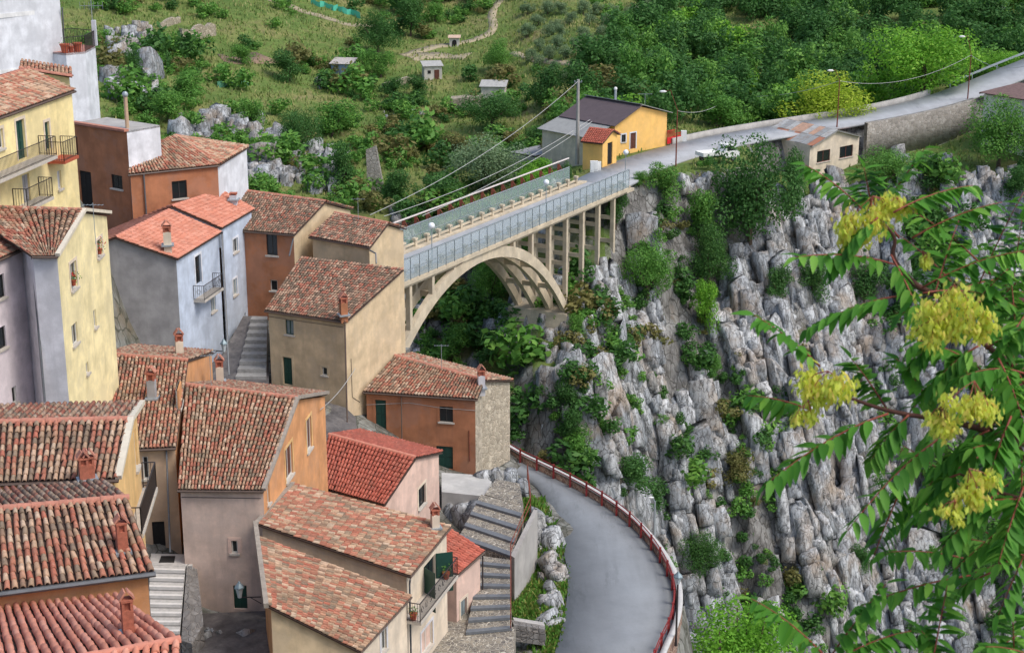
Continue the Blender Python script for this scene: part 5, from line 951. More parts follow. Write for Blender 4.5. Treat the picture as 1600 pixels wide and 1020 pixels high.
# ------------------------------------------------------------------ limestone cliff: slabs and blocks
def rockmat(name):
    m, n, b, N, l = newmat(name); t = tcval(n, l)
    col = ramp(n, l, t, [(0, s2l((146,150,153))), (.3, s2l((178,182,185))), (.7, s2l((200,202,202))), (1, s2l((166,164,159)))])
    col = mix(n, l, ramp(n, l, nz(n, l, 1.1, 9, (1.6, 1.6, .45), .75), [(.42, (0,0,0)), (.6, (.9,)*3)]), col, s2l((98,98,97)))
    col = mix(n, l, ramp(n, l, nz(n, l, .23, 6), [(.5, (0,0,0)), (.68, (.55,)*3)]), col, s2l((166,142,114)))
    col = mix(n, l, ramp(n, l, nz(n, l, 4, 7, None, .75), [(.56, (0,0,0)), (.7, (.65,)*3)]), col, s2l((84,82,76)))
    b.inputs['Roughness'].default_value = .95; b.inputs['Specular IOR Level'].default_value = .1
    v = N('ShaderNodeTexVoronoi'); v.feature = 'DISTANCE_TO_EDGE'; v.inputs['Scale'].default_value = 1.1; mp = N('ShaderNodeMapping'); mp.inputs['Scale'].default_value = (1.6, 1.6, .7); l(n.nodes['GEO'].outputs['Position'], mp.inputs[0])
    wv = N('ShaderNodeMix'); wv.data_type = 'VECTOR'; tn_ = N('ShaderNodeTexNoise'); tn_.inputs['Scale'].default_value = 1.2; l(n.nodes['GEO'].outputs['Position'], tn_.inputs[0]); ad = N('ShaderNodeVectorMath'); ad.operation = 'ADD'; l(mp.outputs[0], ad.inputs[0]); l(tn_.outputs['Color'], ad.inputs[1]); l(ad.outputs[0], v.inputs['Vector'])
    cr = ramp(n, l, v.outputs['Distance'], [(.0, (0,0,0)), (.05, (1,1,1))]); l(mix(n, l, ramp(n, l, v.outputs['Distance'], [(.0, (.75,)*3), (.035, (0,0,0))]), col, s2l((70,68,64))), b.inputs['Base Color']); h = N('ShaderNodeMath'); h.operation = 'MULTIPLY_ADD'; l(nz(n, l, 3, 10, None, .75), h.inputs[0]); h.inputs[1].default_value = .9; l(cr, h.inputs[2])
    bump(n, l, b, h.outputs[0], .75, .1); return m
M_rock = rockmat('limestone')
def rock_mesh(seed):
    """angular block about 1 x 1 x 1: a subdivided box, chipped and skewed"""
    r = np.random.default_rng(seed); g = {}; V = []; Fq = []; nx_, ny_, nz_ = 2, 2, 3; off = r.normal(0, .038, (nx_+1, ny_+1, nz_+1, 3)); taper = r.uniform(.72, 1.02); sk = r.normal(0, .07, 2); cut = r.uniform(-.22, .22, 2)
    def vid(i, j, k):
        if (i, j, k) not in g:
            p = np.array([i/nx_-.5, j/ny_-.5, k/nz_-.5]); e = sum(abs(x) > .49 for x in p); q = p*(1-.03*max(0, e-1)); t = .5+p[2]; q[:2] *= lerp(1.0, taper, t**1.5); q[:2] += sk*t; q[2] += (cut[0]*p[0]+cut[1]*p[1])*t; q = q+off[i, j, k]; g[(i, j, k)] = len(V); V.append(q)
        return g[(i, j, k)]
    for i in range(nx_):
        for j in range(ny_):
            for k in (0, nz_): Fq.append([vid(i, j, k), vid(i+1, j, k), vid(i+1, j+1, k), vid(i, j+1, k)][::1 if k else -1])
    for j in range(ny_):
        for k in range(nz_):
            for i in (0, nx_): Fq.append([vid(i, j, k), vid(i, j+1, k), vid(i, j+1, k+1), vid(i, j, k+1)][::1 if i else -1])
    for i in range(nx_):
        for k in range(nz_):
            for j in (0, ny_): Fq.append([vid(i, j, k), vid(i+1, j, k), vid(i+1, j, k+1), vid(i, j, k+1)][::-1 if j else 1])
    return np.array(V), np.array(Fq)
RK = [rock_mesh(300+i) for i in range(16)]; RKM = [mesh_np('rock', v, f, M_rock) for v, f in RK]
def rock_axes(nrm, w, t, h, lean):
    """columns of the matrix of a slab standing on a slope with that normal"""
    out_ = Vector((nrm.x, nrm.y, max(nrm.z, 0)*.35)).normalized(); x = Vector((0, 0, 1)).cross(out_).normalized()*-1; z = (Vector((0, 0, 1))*1.0+x*lean-out_*.28+Vector((0,0,0))).normalized(); x = (x-z*x.dot(z)).normalized(); y = z.cross(x)
    return x*w, y*t, z*h
def normal_at(X, Y):
    e = .8; return Vector((-(float(land(X+e, Y))-float(land(X-e, Y)))/(2*e), -(float(land(X, Y+e))-float(land(X, Y-e)))/(2*e), 1)).normalized()
def place_rocks(parent, items, nobj):
    items.sort(key=lambda q: -q[1][0].length*q[1][2].length/((Vector(q[0])-CAMP).length**2))
    for p, (x, y, z), s in items[:nobj]:
        o = bpy.data.objects.new('rock', RKM[s]); link(o, parent, p); Mx = Matrix([[x[i], y[i], z[i], 0] for i in range(3)]+[[0, 0, 0, 1]]); Mx.translation = o.location; o.matrix_basis = Mx
    rest = items[nobj:]
    if rest:
        Vs = []; Fs = []; k = 0; T_ = []
        for p, ax, s in rest:
            v, f = RK[s]; A = np.array([list(a) for a in ax]); Vs.append(v @ A+np.array(p)); Fs.append(f+k); k += len(v); T_.append(np.full(len(f), random.random()))
        obj_np('rocks', np.concatenate(Vs), np.concatenate(Fs), M_rock, parent, tc=np.concatenate(T_), kind='stuff')
N_R = 6500; xs = RNG.uniform(-14, 80, N_R); ds = RNG.uniform(0, 52, N_R)**1.0; yy = np.interp(xs, YC_X, YC_Y)-ds+.8; zz = land(xs, yy); e = .9
NX = -(land(xs+e, yy)-land(xs-e, yy))/(2*e); NY = -(land(xs, yy+e)-land(xs, yy-e))/(2*e)
gul = fbm(xs*.10+zz*.03, zz*.035+7, 31); QR, _ = polyd(xs, yy, RF); msk = gul+.35*(fbm(xs*.35, zz*.2, 33)-.5); items = []
for i in range(N_R):
    if msk[i] < .335 or zz[i] < -50 or yy[i] < 118: continue
    if QR[i] < (12.5 if 16 < xs[i] < 31 else 5.2): continue
    if 2 < xs[i] < 12 and ds[i] > 10 and ds[i] < 22 and random.random() < .5: continue
    big = random.random() < .30+.5*max(0, gul[i]-.5); h = random.lognormvariate(1.1 if big else .3, .42); w = h*random.uniform(.24, .5)+.25; t = random.uniform(.7, 1.5)*min(1.2, .5+.3*h)
    nr = Vector((NX[i], NY[i], 1)).normalized(); ax = rock_axes(nr, w, t, h, random.gauss(.15, .08)); items.append(((xs[i], yy[i], zz[i]-.1), ax, random.randrange(16)))
xc = -14.
while xc < 80:       # joint-bounded columns: block below block down the face
    w = random.uniform(.8, 2.1); dg = np.arange(-.5, 54, .4); lz = -2.; col_x = xc+w/2; xc += w*1.02
    zt_ = float(np.interp(col_x, YC_X, YC_Z)); zc = zt_+.3; cdep = random.gauss(.25, .5)
    while zc > -50:
        h = random.lognormvariate(.95, .5); X_ = col_x-.16*(zc-h/2-zt_)*1.0; Yl = np.interp(X_, YC_X, YC_Y)-dg; Zl = land(np.full(len(dg), X_), Yl); i_ = np.nonzero(Zl < zc-h*.5)[0]
        zc -= h*.97
        if not len(i_): break
        Y_ = Yl[i_[0]]; z_ = zc+h*.47; q_ = float(polyd(np.array(X_), np.array(Y_), RF)[0]); ms = float(fbm(np.array(X_*.10+z_*.03), np.array(z_*.035+7), 31))+.35*(float(fbm(np.array(X_*.35), np.array(z_*.2), 33))-.5)
        if q_ < (12.5 if 16 < X_ < 31 else 5.2) or ms < .35 or X_ > 84: continue
        if 2 < X_ < 10 and Y_ > 158 and z_ > -5: continue
        ax = rock_axes(Vector((random.gauss(0, .25), -1, .2)).normalized(), w*random.uniform(.9, 1.12), random.uniform(1.2, 2.0), h*random.uniform(.98, 1.1), random.gauss(.15, .04)); items.append(((X_+random.gauss(0, .04), Y_+cdep+random.gauss(0, .2), z_), ax, random.randrange(16)))
place_rocks(terrain, items, 300)
def outcrop(label, px, py, wpx, hpx, n, size, dmin=110, lean=0):
    c = on_land(px, py, dmin); t = thing('rock_outcrop', c, label, 'rocks'); its = []
    for _ in range(n):
        p = on_land(px+random.uniform(-.5, .5)*wpx, py+random.uniform(-.5, .5)*hpx, dmin); h = size*random.lognormvariate(0, .35); ax = rock_axes(Vector((random.gauss(0,.4), -1, .3)).normalized(), h*random.uniform(.5,.9), h*random.uniform(.5,.8), h, random.gauss(lean, .15)); its.append(((p.x, p.y, p.z+h*.15), ax, random.randrange(16)))
    place_rocks(t, its, 60)
outcrop('jagged pale limestone outcrop behind the terracotta house', 340, 207, 130, 44, 70, 1.7); outcrop('pale limestone crag behind the brown house roof', 432, 252, 90, 74, 80, 1.7); outcrop('small limestone crag left of the ruined pillar', 515, 270, 48, 66, 36, 1.7); outcrop('limestone crag beside the tall white building', 205, 104, 74, 110, 95, 1.7); outcrop('loose pale stones on the meadow below the tin shed', 505, 133, 34, 12, 8, .9); outcrop('scattered white stones on the grassy slope below the ruins', 650, 178, 120, 16, 12, .7)
outcrop('rounded pale boulder at the road bend above the cliff', 1085, 306, 46, 14, 7, 1.7); outcrop('pale rocks below the white house at the right', 1440, 258, 90, 18, 10, 1.3)
def bank_rocks(label, P, n, size):
    c = sum((Vector(p) for p in P), Vector())/len(P); t = thing('rock_outcrop', c, label, 'rocks'); its = []
    for _ in range(n):
        i = random.randrange(len(P)-1); p = lerp(Vector(P[i]), Vector(P[i+1]), random.random())+Vector((random.gauss(0,.35), random.gauss(0,.5), random.uniform(-.9,.0))); h = size*random.lognormvariate(0, .35); its.append((tuple(p), rock_axes(Vector((.8,-.6,.3)).normalized(), h*.8, h*.7, h, random.gauss(0,.2)), random.randrange(16)))
    place_rocks(t, its, 60)
bank_rocks('grey rocks in the bank between the cobbled stairs and the gorge road', [PZ(845,800,3.4), PZ(856,840,3.2), PZ(866,890,2.9), PZ(866,940,2.8), PZ(856,985,2.7)], 60, .75); bank_rocks('rough rock face under the terrace of the rust brown house', [PZ(690,775,4.0), PZ(722,800,4.2), PZ(748,795,4.4)], 16, 1.0); bank_rocks('rocks beside the rubble wall corner above the stairs', [PZ(765,742,5.2), PZ(800,745,5.0), PZ(826,762,4.6)], 10, .8); bank_rocks('dark rocks in the courtyard below the pink house', [PZ(300,985,8.0), PZ(340,995,7.7), PZ(385,985,7.7)], 10, .6)
m_court, n_, b__, N__, l__ = newmat('courtyard_paving'); l__(ramp(n_, l__, nz(n_, l__, 1.2, 9, None, .75), [(.3, s2l((56,54,54))), (.55, s2l((104,100,98))), (.75, s2l((136,130,124)))]), b__.inputs['Base Color']); bump(n_, l__, b__, nz(n_, l__, 3, 8), .7, .06)
def patch(name, P, mat, lift=.05, th=.5):
    mb = MB(); mb.prism([Vector(p)+Z*lift for p in P], (0,0,-th)); o = mb.build(name, mat); o['kind'] = 'structure'
patch('courtyard', [PZ(295,960,7.75), PZ(420,955,7.75), Vector((-9.5,66,7.6)), Vector((-17,64,7.7)), Vector((-18.2,73,7.9))], m_court); patch('alley_paving', [PZ(420,560,9.95), PZ(420,604,9.9), PZ(300,640,9.9), PZ(335,560,9.95), PZ(370,540,9.95)], m_court, .05, 1.5)
patch('alley_paving', [PZ(322,604,9.8), PZ(374,598,9.8), PZ(402,494,12.1), PZ(380,494,12.1)], m_court, .02, 1.2)
patch('alley_paving', [PZ(420,604,9.75), PZ(430,640,9.4), PZ(520,700,8.3), PZ(560,700,8.0), PZ(556,655,8.3), PZ(540,640,8.6)], m_court, .15, 1.5)
# ------------------------------------------------------------------ plants: trees and shrubs one can tell apart
def tpx(cx, by, w, h, tone, label, name='shrub', cat='shrub', kind='t', dmin=112, seed=None, group=None, base=None):
    p = base or on_land(cx, by, dmin); D = (p-CAMP).dot(Vector((0, CT, -ST))); return tree(p-Z*.2, w*D/F*1.08, h*D/F*1.06, tone, label, name, cat, group, kind, seed)
PL = [
(1012,478,92,112,'md','dense round green shrub on the cliff right of the bridge foot','f'),(1172,400,158,190,'dk','large dark tree hiding the truck and shed corner at the cliff top','f'),(1240,340,52,100,'dk','ivy clad column of leaves at the left corner of the tin roofed shed','t'),(1094,385,72,90,'md','green shrub on the cliff below the big dark tree, upper of two','t'),(1106,455,84,110,'dk','dark bushy shrub on the cliff below the big dark tree, lower of two','f'),
(1102,520,52,90,'br','bright green shrub midway down the cliff','t'),(1110,600,38,46,'md','small round shrub clinging to the bare limestone face','t'),(768,478,76,92,'md','leafy shrub under the crown of the bridge arch','f'),(708,565,74,66,'md','spreading shrub below the near leg of the arch','t'),(890,650,60,60,'dk','upper of three shrubs in the gully right of the rubble wall','t'),
(888,690,56,60,'dk','middle of three shrubs in the gully right of the rubble wall','t'),(908,738,76,66,'md','lowest of three shrubs in the gully right of the rubble wall','t'),(982,770,96,70,'dk','shrub just above the red railing at the road bend','t'),(1022,805,62,60,'dk','dark shrub behind the slim pale lamp post','t'),(900,528,36,42,'md','small shrub beside the bridge abutment','t'),
(962,362,46,76,'dk','dark shrub against the last bridge columns','t'),(1040,322,66,66,'md','loose light green bush at the cliff edge below the road bend','t'),(998,300,34,28,'md','little green bush at the far end of the bridge fence','t'),(1385,300,92,76,'md','rounded tree in front of the shed windows','f'),(1560,262,120,120,'md','broad tree standing before the white house on the right','f'),
(1462,296,84,52,'dk','dark bushes on the terrace wall under the retaining wall','t'),(1580,330,70,70,'dk','dark tree below the terrace at the right edge','t'),(1155,765,72,60,'dr','thin shrub on a ledge low on the cliff','t'),(1092,915,76,84,'dk','dark tree beyond the lower end of the parapet','f'),(1215,480,56,66,'dk','small dark shrub on the cliff beside the gully','t'),
(1270,480,62,70,'dk','dark shrub high in the shaded gully','t'),(1350,480,84,70,'dk','wide dark shrub on the cliff behind the ailanthus','t'),(1345,890,44,46,'dk','round dark shrub low on the cliff at right','t'),(1230,690,40,44,'dk','small shrub in the brown gully of the cliff','t'),(1370,790,50,60,'dk','dark shrub in a cleft low on the right cliff','t'),(1520,930,120,110,'dk','dark thicket at the foot of the cliff in the lower right','f'),
(590,88,80,78,'dk','dark round tree above the tin shed meadow','f'),(642,58,62,64,'dk','dark tree beside the track at the top of the picture','t'),(574,120,46,44,'md','mid green bush right of the blue tin shed','t'),(780,112,58,54,'md','round green tree below the white shrine','f'),(596,122,50,42,'md','bush above the low ruined wall','t'),
(655,150,48,34,'dk','dark bush growing beside the ruined wall','t'),(612,155,46,36,'dk','dark bush growing in front of the low ruined wall','t'),(452,128,66,50,'dk','dark spreading bush left of the blue tin shed','t'),(470,250,74,90,'dk','dark tree between the two limestone crags','f'),(300,160,76,50,'md','rounded green trees in the hollow behind the white building','t'),
(262,192,78,54,'md','mid green tree above the brick flue','t'),(210,140,36,70,'dk','ivy hanging on the crag beside the white building','t'),(395,200,56,50,'md','green shrub above the terracotta house crag','t'),(760,300,130,86,'ol','pale silvery willow beyond the bridge','f'),
(770,205,96,66,'dk','dark bushes right of the ruined shell','f'),(850,170,70,70,'dk','tall dark bush left of the utility pole','t'),(700,330,90,60,'dk','dark bushes beyond the bridge pipe','t'),
(615,320,70,60,'dk','dark bush right of the ruined pillar','t'),(540,300,60,80,'dk','ivy thicket left of the ruined pillar','t'),(1120,200,90,54,'md','low green trees behind the red gate','t'),
(1195,195,90,50,'md','low trees behind the first bend of the wall','t'),(680,35,40,34,'md','small tree at the fork of the track','t'),(835,235,50,40,'dk','dark bush behind the concrete shell','t'),(380,100,44,32,'md','garden bush beside the bare soil patch','t'),(520,215,90,60,'md','green scrub on the slope above the pillar','t'),(720,250,70,46,'dr','dry brown scrub on the slope above the willow','t')]
for i, (cx, by, w, h, tone, lb, kd) in enumerate(PL):
    tr_ = lb.split(' ')[0:0]; istree = 'tree' in lb or 'willow' in lb; tpx(cx, by, w, h, tone, lb, 'tree' if istree else 'shrub', 'tree' if istree else 'shrub', kd, seed=i*7+3)
for px_, off_, w_, h_, tn_, lb_ in ((1300,7.0,150,96,'ye','yellow green tree behind the hill road'), (1440,7.5,175,140,'br','large bright green walnut tree at the road curve'), (1560,6.5,80,50,'br','bright green bushy tree beside the guard rail')):
    b0_ = edge(px_, off_); b0_ = Vector((b0_.x, b0_.y, float(land(b0_.x, b0_.y)))); tpx(0, 0, w_, h_, tn_, lb_, 'tree', 'tree', 'f', base=b0_, seed=px_)
tpx(0, 0, 24, 42, 'dk', 'clipped dark shrub at the end of the bridge fence', base=B(43.8, BW+.9, 7.5)); tpx(0, 0, 64, 52, 'br', 'light green vine climbing before the yellow kiosk', 'vine', 'vine', 'f', base=B(42.5, BW+4.0, 6.2)); tpx(0, 0, 66, 50, 'br', 'bright green bush beside the concrete shell', 'shrub', 'shrub', 't', base=PZ(838,292,4.6))
p = PD(1150, 1010, 103); g = float(land(p.x, p.y)); tree(Vector((p.x, p.y, g)), 9.0, p.z-g+3.4, 'br', 'large bright green tree rising from the gorge beside the road', 'tree', 'tree', None, 'f', 5, lift=max(0, 1-8.0/(p.z-g+3.4)))
# olive grove
k = 0
for r_ in range(7):
    for c_ in range(9):
        px = 800+c_*27+(r_ % 2)*13+random.uniform(-6, 6); py = 26+r_*17+random.uniform(-4, 4)
        if px < 815+r_*3 or (px > 930 and py > 100): continue
        tpx(px, py, random.uniform(20, 31), random.uniform(18, 26), 'ol', 'small grey-green olive tree in the grove on the upper hillside', 'olive_tree', 'tree', 't', group='olive trees of the hillside grove')
# woodland and scrub that read as one mass
def proj(p):
    d = p-CAMP; D = d.dot(Vector((0, CT, -ST))); return 800+F*d.x/D, 510-F*d.dot(Vector((0, ST, CT)))/D
CRW = [crown(200+i, 1300, .076, 17+i) for i in range(6)]; CRS = [crown(240+i, 380, .125, 8+i, .7) for i in range(6)]
wood = {'dk': [], 'md': [], 'br': []}; XW = RNG.uniform(8, 125, 1600); YW = RNG.uniform(210, 400, 1600); ZW = land(XW, YW); QW, _ = polyd(XW, YW, RF); yr_ = np.interp(XW, RF[:, 0], RF[:, 1])
for x, y, z, q_, r_ in zip(XW, YW, ZW, QW, yr_):
    if q_ < 8 or y < r_: continue
    px, py = proj(Vector((x, y, z)))
    if py < -90 or px < 905+max(0, 125-py)*.9 or px > 1750 or (1500 < px and py > 60 and q_ < 14): continue
    if sum(map(len, wood.values())) > 340: break
    wood[random.choices(('dk', 'md', 'br'), (.58, .34, .08))[0]].append((Vector((x, y, z-.3)), random.uniform(5, 9), random.uniform(4.5, 8)))
for tn_, lb in (('dk', 'dense dark green woodland covering the slope at upper right'), ('md', 'lighter green crowns scattered through the upper right woodland'), ('br', 'few bright green crowns among the upper right woodland')): mass_obj('woodland', wood[tn_], tn_, lb, 'woodland', None, CRW)
scr = {'dk': [], 'md': [], 'dr': []}; XS = RNG.uniform(-75, 30, 2600); YS = RNG.uniform(186, 345, 2600); DN = fbm(XS*.06, YS*.06, 41); ZS = land(XS, YS); BRL = np.array([tuple(B(30, BW/2, 8)), tuple(B(46, BW/2, 8))]); free = lambda X, Y, Z_: (polyd(X, Y, RF)[0] > 5.2) & ((polyd(X, Y, BRL)[0] > 4.6) | (Z_ < 2)); DN = np.where(free(XS, YS, ZS), DN, -1)
for x, y, z, d_ in zip(XS, YS, ZS, DN):
    px, py = proj(Vector((x, y, z)))
    if py < -30 or px < 130 or px > 1010: continue
    lim = .48; 
    if 560 < px < 900 and 60 < py < 230: lim = .6
    if 790 < px and py < 110: lim = .62
    if 300 < px < 470 and 80 < py < 140: lim = .6
    if py > 225 or py < 30 and px < 480: lim = .40
    if d_ < lim+random.uniform(-.06, .06): continue
    s = random.lognormvariate(.75, .4); scr[random.choice(('dk', 'md', 'md', 'md', 'dr'))].append((Vector((x, y, z-.1)), s*1.25, s))
for tn_, lb in (('dk', 'dark scrub spread over the hillside left of the bridge road'), ('md', 'green scrub and brambles spread over the hillside'), ('dr', 'dry olive coloured scrub spread over the hillside')): mass_obj('scrub', scr[tn_], tn_, lb, 'scrub', None, CRS)
lit = {'dk': [], 'md': [], 'dr': []}; XS = RNG.uniform(-14, 78, 2700); DS = RNG.uniform(-2, 50, 2700); YS = np.interp(XS, YC_X, YC_Y)-DS; ZS = land(XS, YS); GU = fbm(XS*.10+ZS*.03, ZS*.035+7, 31)+.35*(fbm(XS*.35, ZS*.2, 33)-.5); GU = np.where(free(XS, YS, ZS), GU, 9)
for x, y, z, g_ in zip(XS, YS, ZS, GU):
    if g_ > .47+random.uniform(-.08, .1) or z < -48: continue
    s = random.lognormvariate(.35, .55); lit[random.choice(('dk', 'dk', 'dk', 'md', 'md', 'dr'))].append((Vector((x, y-.3, z)), s*1.2, s))
for tn_, lb in (('dk', 'dark tufts of shrubs rooted in the cracks of the cliff'), ('md', 'green tufts growing on the ledges of the cliff'), ('dr', 'dry tufts growing on the ledges of the cliff')): mass_obj('cliff_plants', lit[tn_], tn_, lb, 'plants', None, CRS)
# grass blades: hillside, ledges, bank by the stairs
def grass(name, X, Y, h, mat, label):
    n = len(X); Zg = land(X, Y); a = RNG.uniform(0, 6.28, n); w = h*RNG.uniform(.25, .5, n); hh = h*RNG.uniform(.5, 1.4, n); P = np.stack([X, Y, Zg], 1); d = np.stack([np.cos(a), np.sin(a), np.zeros(n)], 1)*w[:, None]; tip = np.stack([RNG.normal(0, .3, n)*hh, RNG.normal(0, .3, n)*hh, hh], 1)
    V = np.stack([P-d-np.array([0, 0, .05]), P+d-np.array([0, 0, .05]), P+d*.3+tip, P-d*.3+tip], 1); tag(obj_np(name, V.reshape(-1, 3), FI(n), mat, None, tc=RNG.random(n), kind='stuff'), label, 'grass')
n_ = 46000; X = RNG.uniform(-80, 60, n_); Y = RNG.uniform(183, 340, n_); qd, _ = polyd(X, Y, RF); k_ = (qd > 4.2) & (Y > np.interp(X, YC_X, YC_Y)-1)
M_gr = leafmat('grass_blades', [(108,134,64),(136,150,82),(92,122,56),(164,160,106),(126,142,74)], .2)
grass('meadow_grass', X[k_], Y[k_], .42, M_gr, 'rough green and straw coloured grass over the hillside')
P_ = [PZ(832,850,3.6), PZ(826,900,3.4), PZ(812,940,3.2), PZ(868,970,2.7), PZ(882,900,2.7), PZ(868,840,2.7), PZ(832,765,4.4), PZ(835,800,4.2), PZ(874,1005,2.65)]
bx = np.concatenate([RNG.normal(p.x, .7, 900) for p in P_]); by_ = np.concatenate([RNG.normal(p.y, 1.2, 900) for p in P_]); ix = np.interp(by_, [p.y for p in I_][::-1], [p.x for p in I_][::-1]); k_ = (bx < ix+.05) & (bx > np.interp(by_, [79, 90, 97, 104], [-.7, -.3, .1, .6]))
grass('bank_grass', bx[k_], by_[k_], .28, leafmat('bank_grass_blades', [(82,130,48),(104,150,58),(96,124,54),(150,150,80)], .3), 'fresh green grass on the bank between the stairs and the gorge road')

def drape(name, pts, w, mat):
    P = smooth([on_land(x, y) for x, y in pts], 2); P = resamp(P, 40); P = [Vector((p.x, p.y, float(land(p.x, p.y)))) for p in P]; a_, c_ = offs(P, w/2), offs(P, -w/2)
    f = lambda q: Vector((q.x, q.y, float(land(q.x, q.y))+.1)); ribbon(name, [f(q) for q in a_], [f(q) for q in c_], mat, 0, .3)
M_dirt = plain('dirt_track', (158,146,120), .95, var=.2, scale=1.5, bmp=.4)
drape('dirt_track', [(410,-4), (450,10), (500,26), (545,40), (600,44)], 2.0, M_dirt); drape('dirt_track', [(628,88), (680,72), (735,66), (775,52), (765,22), (790,-6)], 1.6, M_dirt); drape('footpath', [(800,84), (850,98), (900,104), (960,112)], 1.1, M_dirt); drape('bare_soil', [(345,92), (380,96), (418,92)], 4.5, plain('bare_soil', (134,112,92), .95, var=.2, scale=2, bmp=.4)); drape('bare_soil', [(640,92), (690,86), (730,90)], 3.2, MATS['dirt_track'] if 'dirt_track' in MATS else M_dirt)
# ------------------------------------------------------------------ the ailanthus beside the viewpoint
M_lf = leafmat('ailanthus_leaf', [(56,110,38),(96,156,54),(76,134,46),(136,188,76)], .42); M_rach = plain('red_leaf_stalk', (136,62,44), .6, bmp=0); M_brch = plain('ailanthus_bark', (98,60,48), .8, var=.3, scale=30); M_seed = leafmat('ailanthus_keys', [(222,230,92),(236,238,116),(208,226,94),(234,210,112),(222,230,102)], .55)
gx_, gy_ = 4.6, 9.6; gz_ = float(land(gx_, gy_)); troot = Vector((gx_, gy_, gz_)); ail = thing('ailanthus_tree', troot, 'tree of heaven with feathery leaves and yellow seed bunches close at the right', 'tree')
mb = MB(); trk_pts = [troot-Z*.3, troot+Vector((.05,-.1,1.5)), PD(1800,1040,9.6), PD(1760,700,9.4), PD(1740,420,9.5)]; mb.tube(trk_pts, [.11, .09, .075, .055, .03], 10); mb.build('trunk', M_brch, ail, smooth=True)
def branch(P, r0, r1):
    P = smooth(P, 2); mb = MB(); mb.tube(P, [lerp(r0, r1, i/(len(P)-1)) for i in range(len(P))], 7); return mb.build('branch', M_brch, ail, smooth=True)
D1, D2, D3 = 9.0, 9.4, 8.6
branch([PD(1762,700,9.4), PD(1680,625,9.2), PD(1600,583,9.0), PD(1540,540,9.0), PD(1500,505,9.0)], .03, .009); branch([PD(1740,480,9.5), PD(1600,470,9.4), PD(1500,468,9.3), PD(1442,455,9.3), PD(1410,425,9.3), PD(1392,398,9.3), PD(1402,372,9.3), PD(1372,340,9.3)], .026, .007)
branch([PD(1770,800,9.4), PD(1660,715,9.0), PD(1546,672,8.8), PD(1470,655,8.8), PD(1388,643,8.8), PD(1318,618,8.8)], .027, .007); branch([PD(1765,860,9.5), PD(1640,790,8.7), PD(1600,718,8.7), PD(1573,655,8.7), PD(1530,635,8.7)], .024, .008); branch([PD(1640,790,8.7), PD(1560,770,8.8), PD(1500,740,8.8)], .014, .006); branch([PD(1790,1010,9.6), PD(1650,1060,9.0), PD(1480,1075,8.8), PD(1400,1055,8.8), PD(1294,1030,8.8)], .02, .006)
def leaflet_geo():
    """lanceolate leaflet, unit length along y, folded along its midrib and drooping at the tip"""
    st = [(0, .0), (.12, .13), (.3, .19), (.55, .165), (.8, .09), (1, .0)]; V = []; Fq = []
    for y, w in st:
        zc = -.16*y*y; V += [(-w, y, zc+.05*(w/.16)), (0, y, zc), (w, y, zc+.05*(w/.16))]
    for i in range(len(st)-1):
        k = i*3; Fq += [[k, k+1, k+4, k+3], [k+1, k+2, k+5, k+4]]
    return np.array(V), np.array(Fq)
LV, LF = leaflet_geo(); LM = mesh_np('leaflet', LV, LF, M_lf, smooth=True); NLEAF = [0]
def compound(base, tip, sag, n=11, ln=.145, droop=.42, solo=True):
    base, tip = Vector(base), Vector(tip); L = (tip-base).length; P = [lerp(base, tip, t)+Z*sag*4*t*(1-t)*L for t in np.linspace(0, 1, 12)]
    mb = MB(); mb.tube(P, [lerp(.006, .0022, i/11) for i in range(12)], 5); lf = mb.build('leaf', M_rach, ail, smooth=True); Vs = []; Fs = []; T_ = []; k = 0
    for i in range(n+1):
        t = .16+.84*i/n; f = t*11; j = min(int(f), 10); p = lerp(P[j], P[j+1], f-j); d = (P[j+1]-P[j]).normalized(); view = (p-CAMP).normalized(); sd_ = d.cross(Z).normalized() if abs(d.z) < .9 else Vector((1,0,0)); 
        for s in ((-1, 1) if i < n else (0,)):
            y = (sd_*s*.85+d*(.45 if s else 1.0)+Z*(-droop+random.gauss(0, .24))+Vector((random.gauss(0,.18), random.gauss(0,.18), 0))).normalized(); up_ = (Z+sd_*random.gauss(0,.3)+d*random.gauss(0,.2)); x = y.cross(up_).normalized(); z = x.cross(y); l_ = ln*random.uniform(.82, 1.12)*(1-.35*abs(t-.5)*1.2)
            if solo and NLEAF[0] < 300:
                NLEAF[0] += 1; o = bpy.data.objects.new('leaflet', LM); link(o, lf, p); Mx = Matrix([[x[q]*l_, y[q]*l_, z[q]*l_, 0] for q in range(3)]+[[0,0,0,1]]); Mx.translation = o.location; o.matrix_basis = Mx
            else:
                Vs.append(LV @ np.array([list(x), list(y), list(z)])*l_+np.array(p)); Fs.append(LF+k); k += len(LV); T_.append(np.full(len(LF), random.random()))
    if Vs: obj_np('leaflets', np.concatenate(Vs), np.concatenate(Fs), M_lf, lf, tc=np.concatenate(T_), smooth=True, kind='stuff')
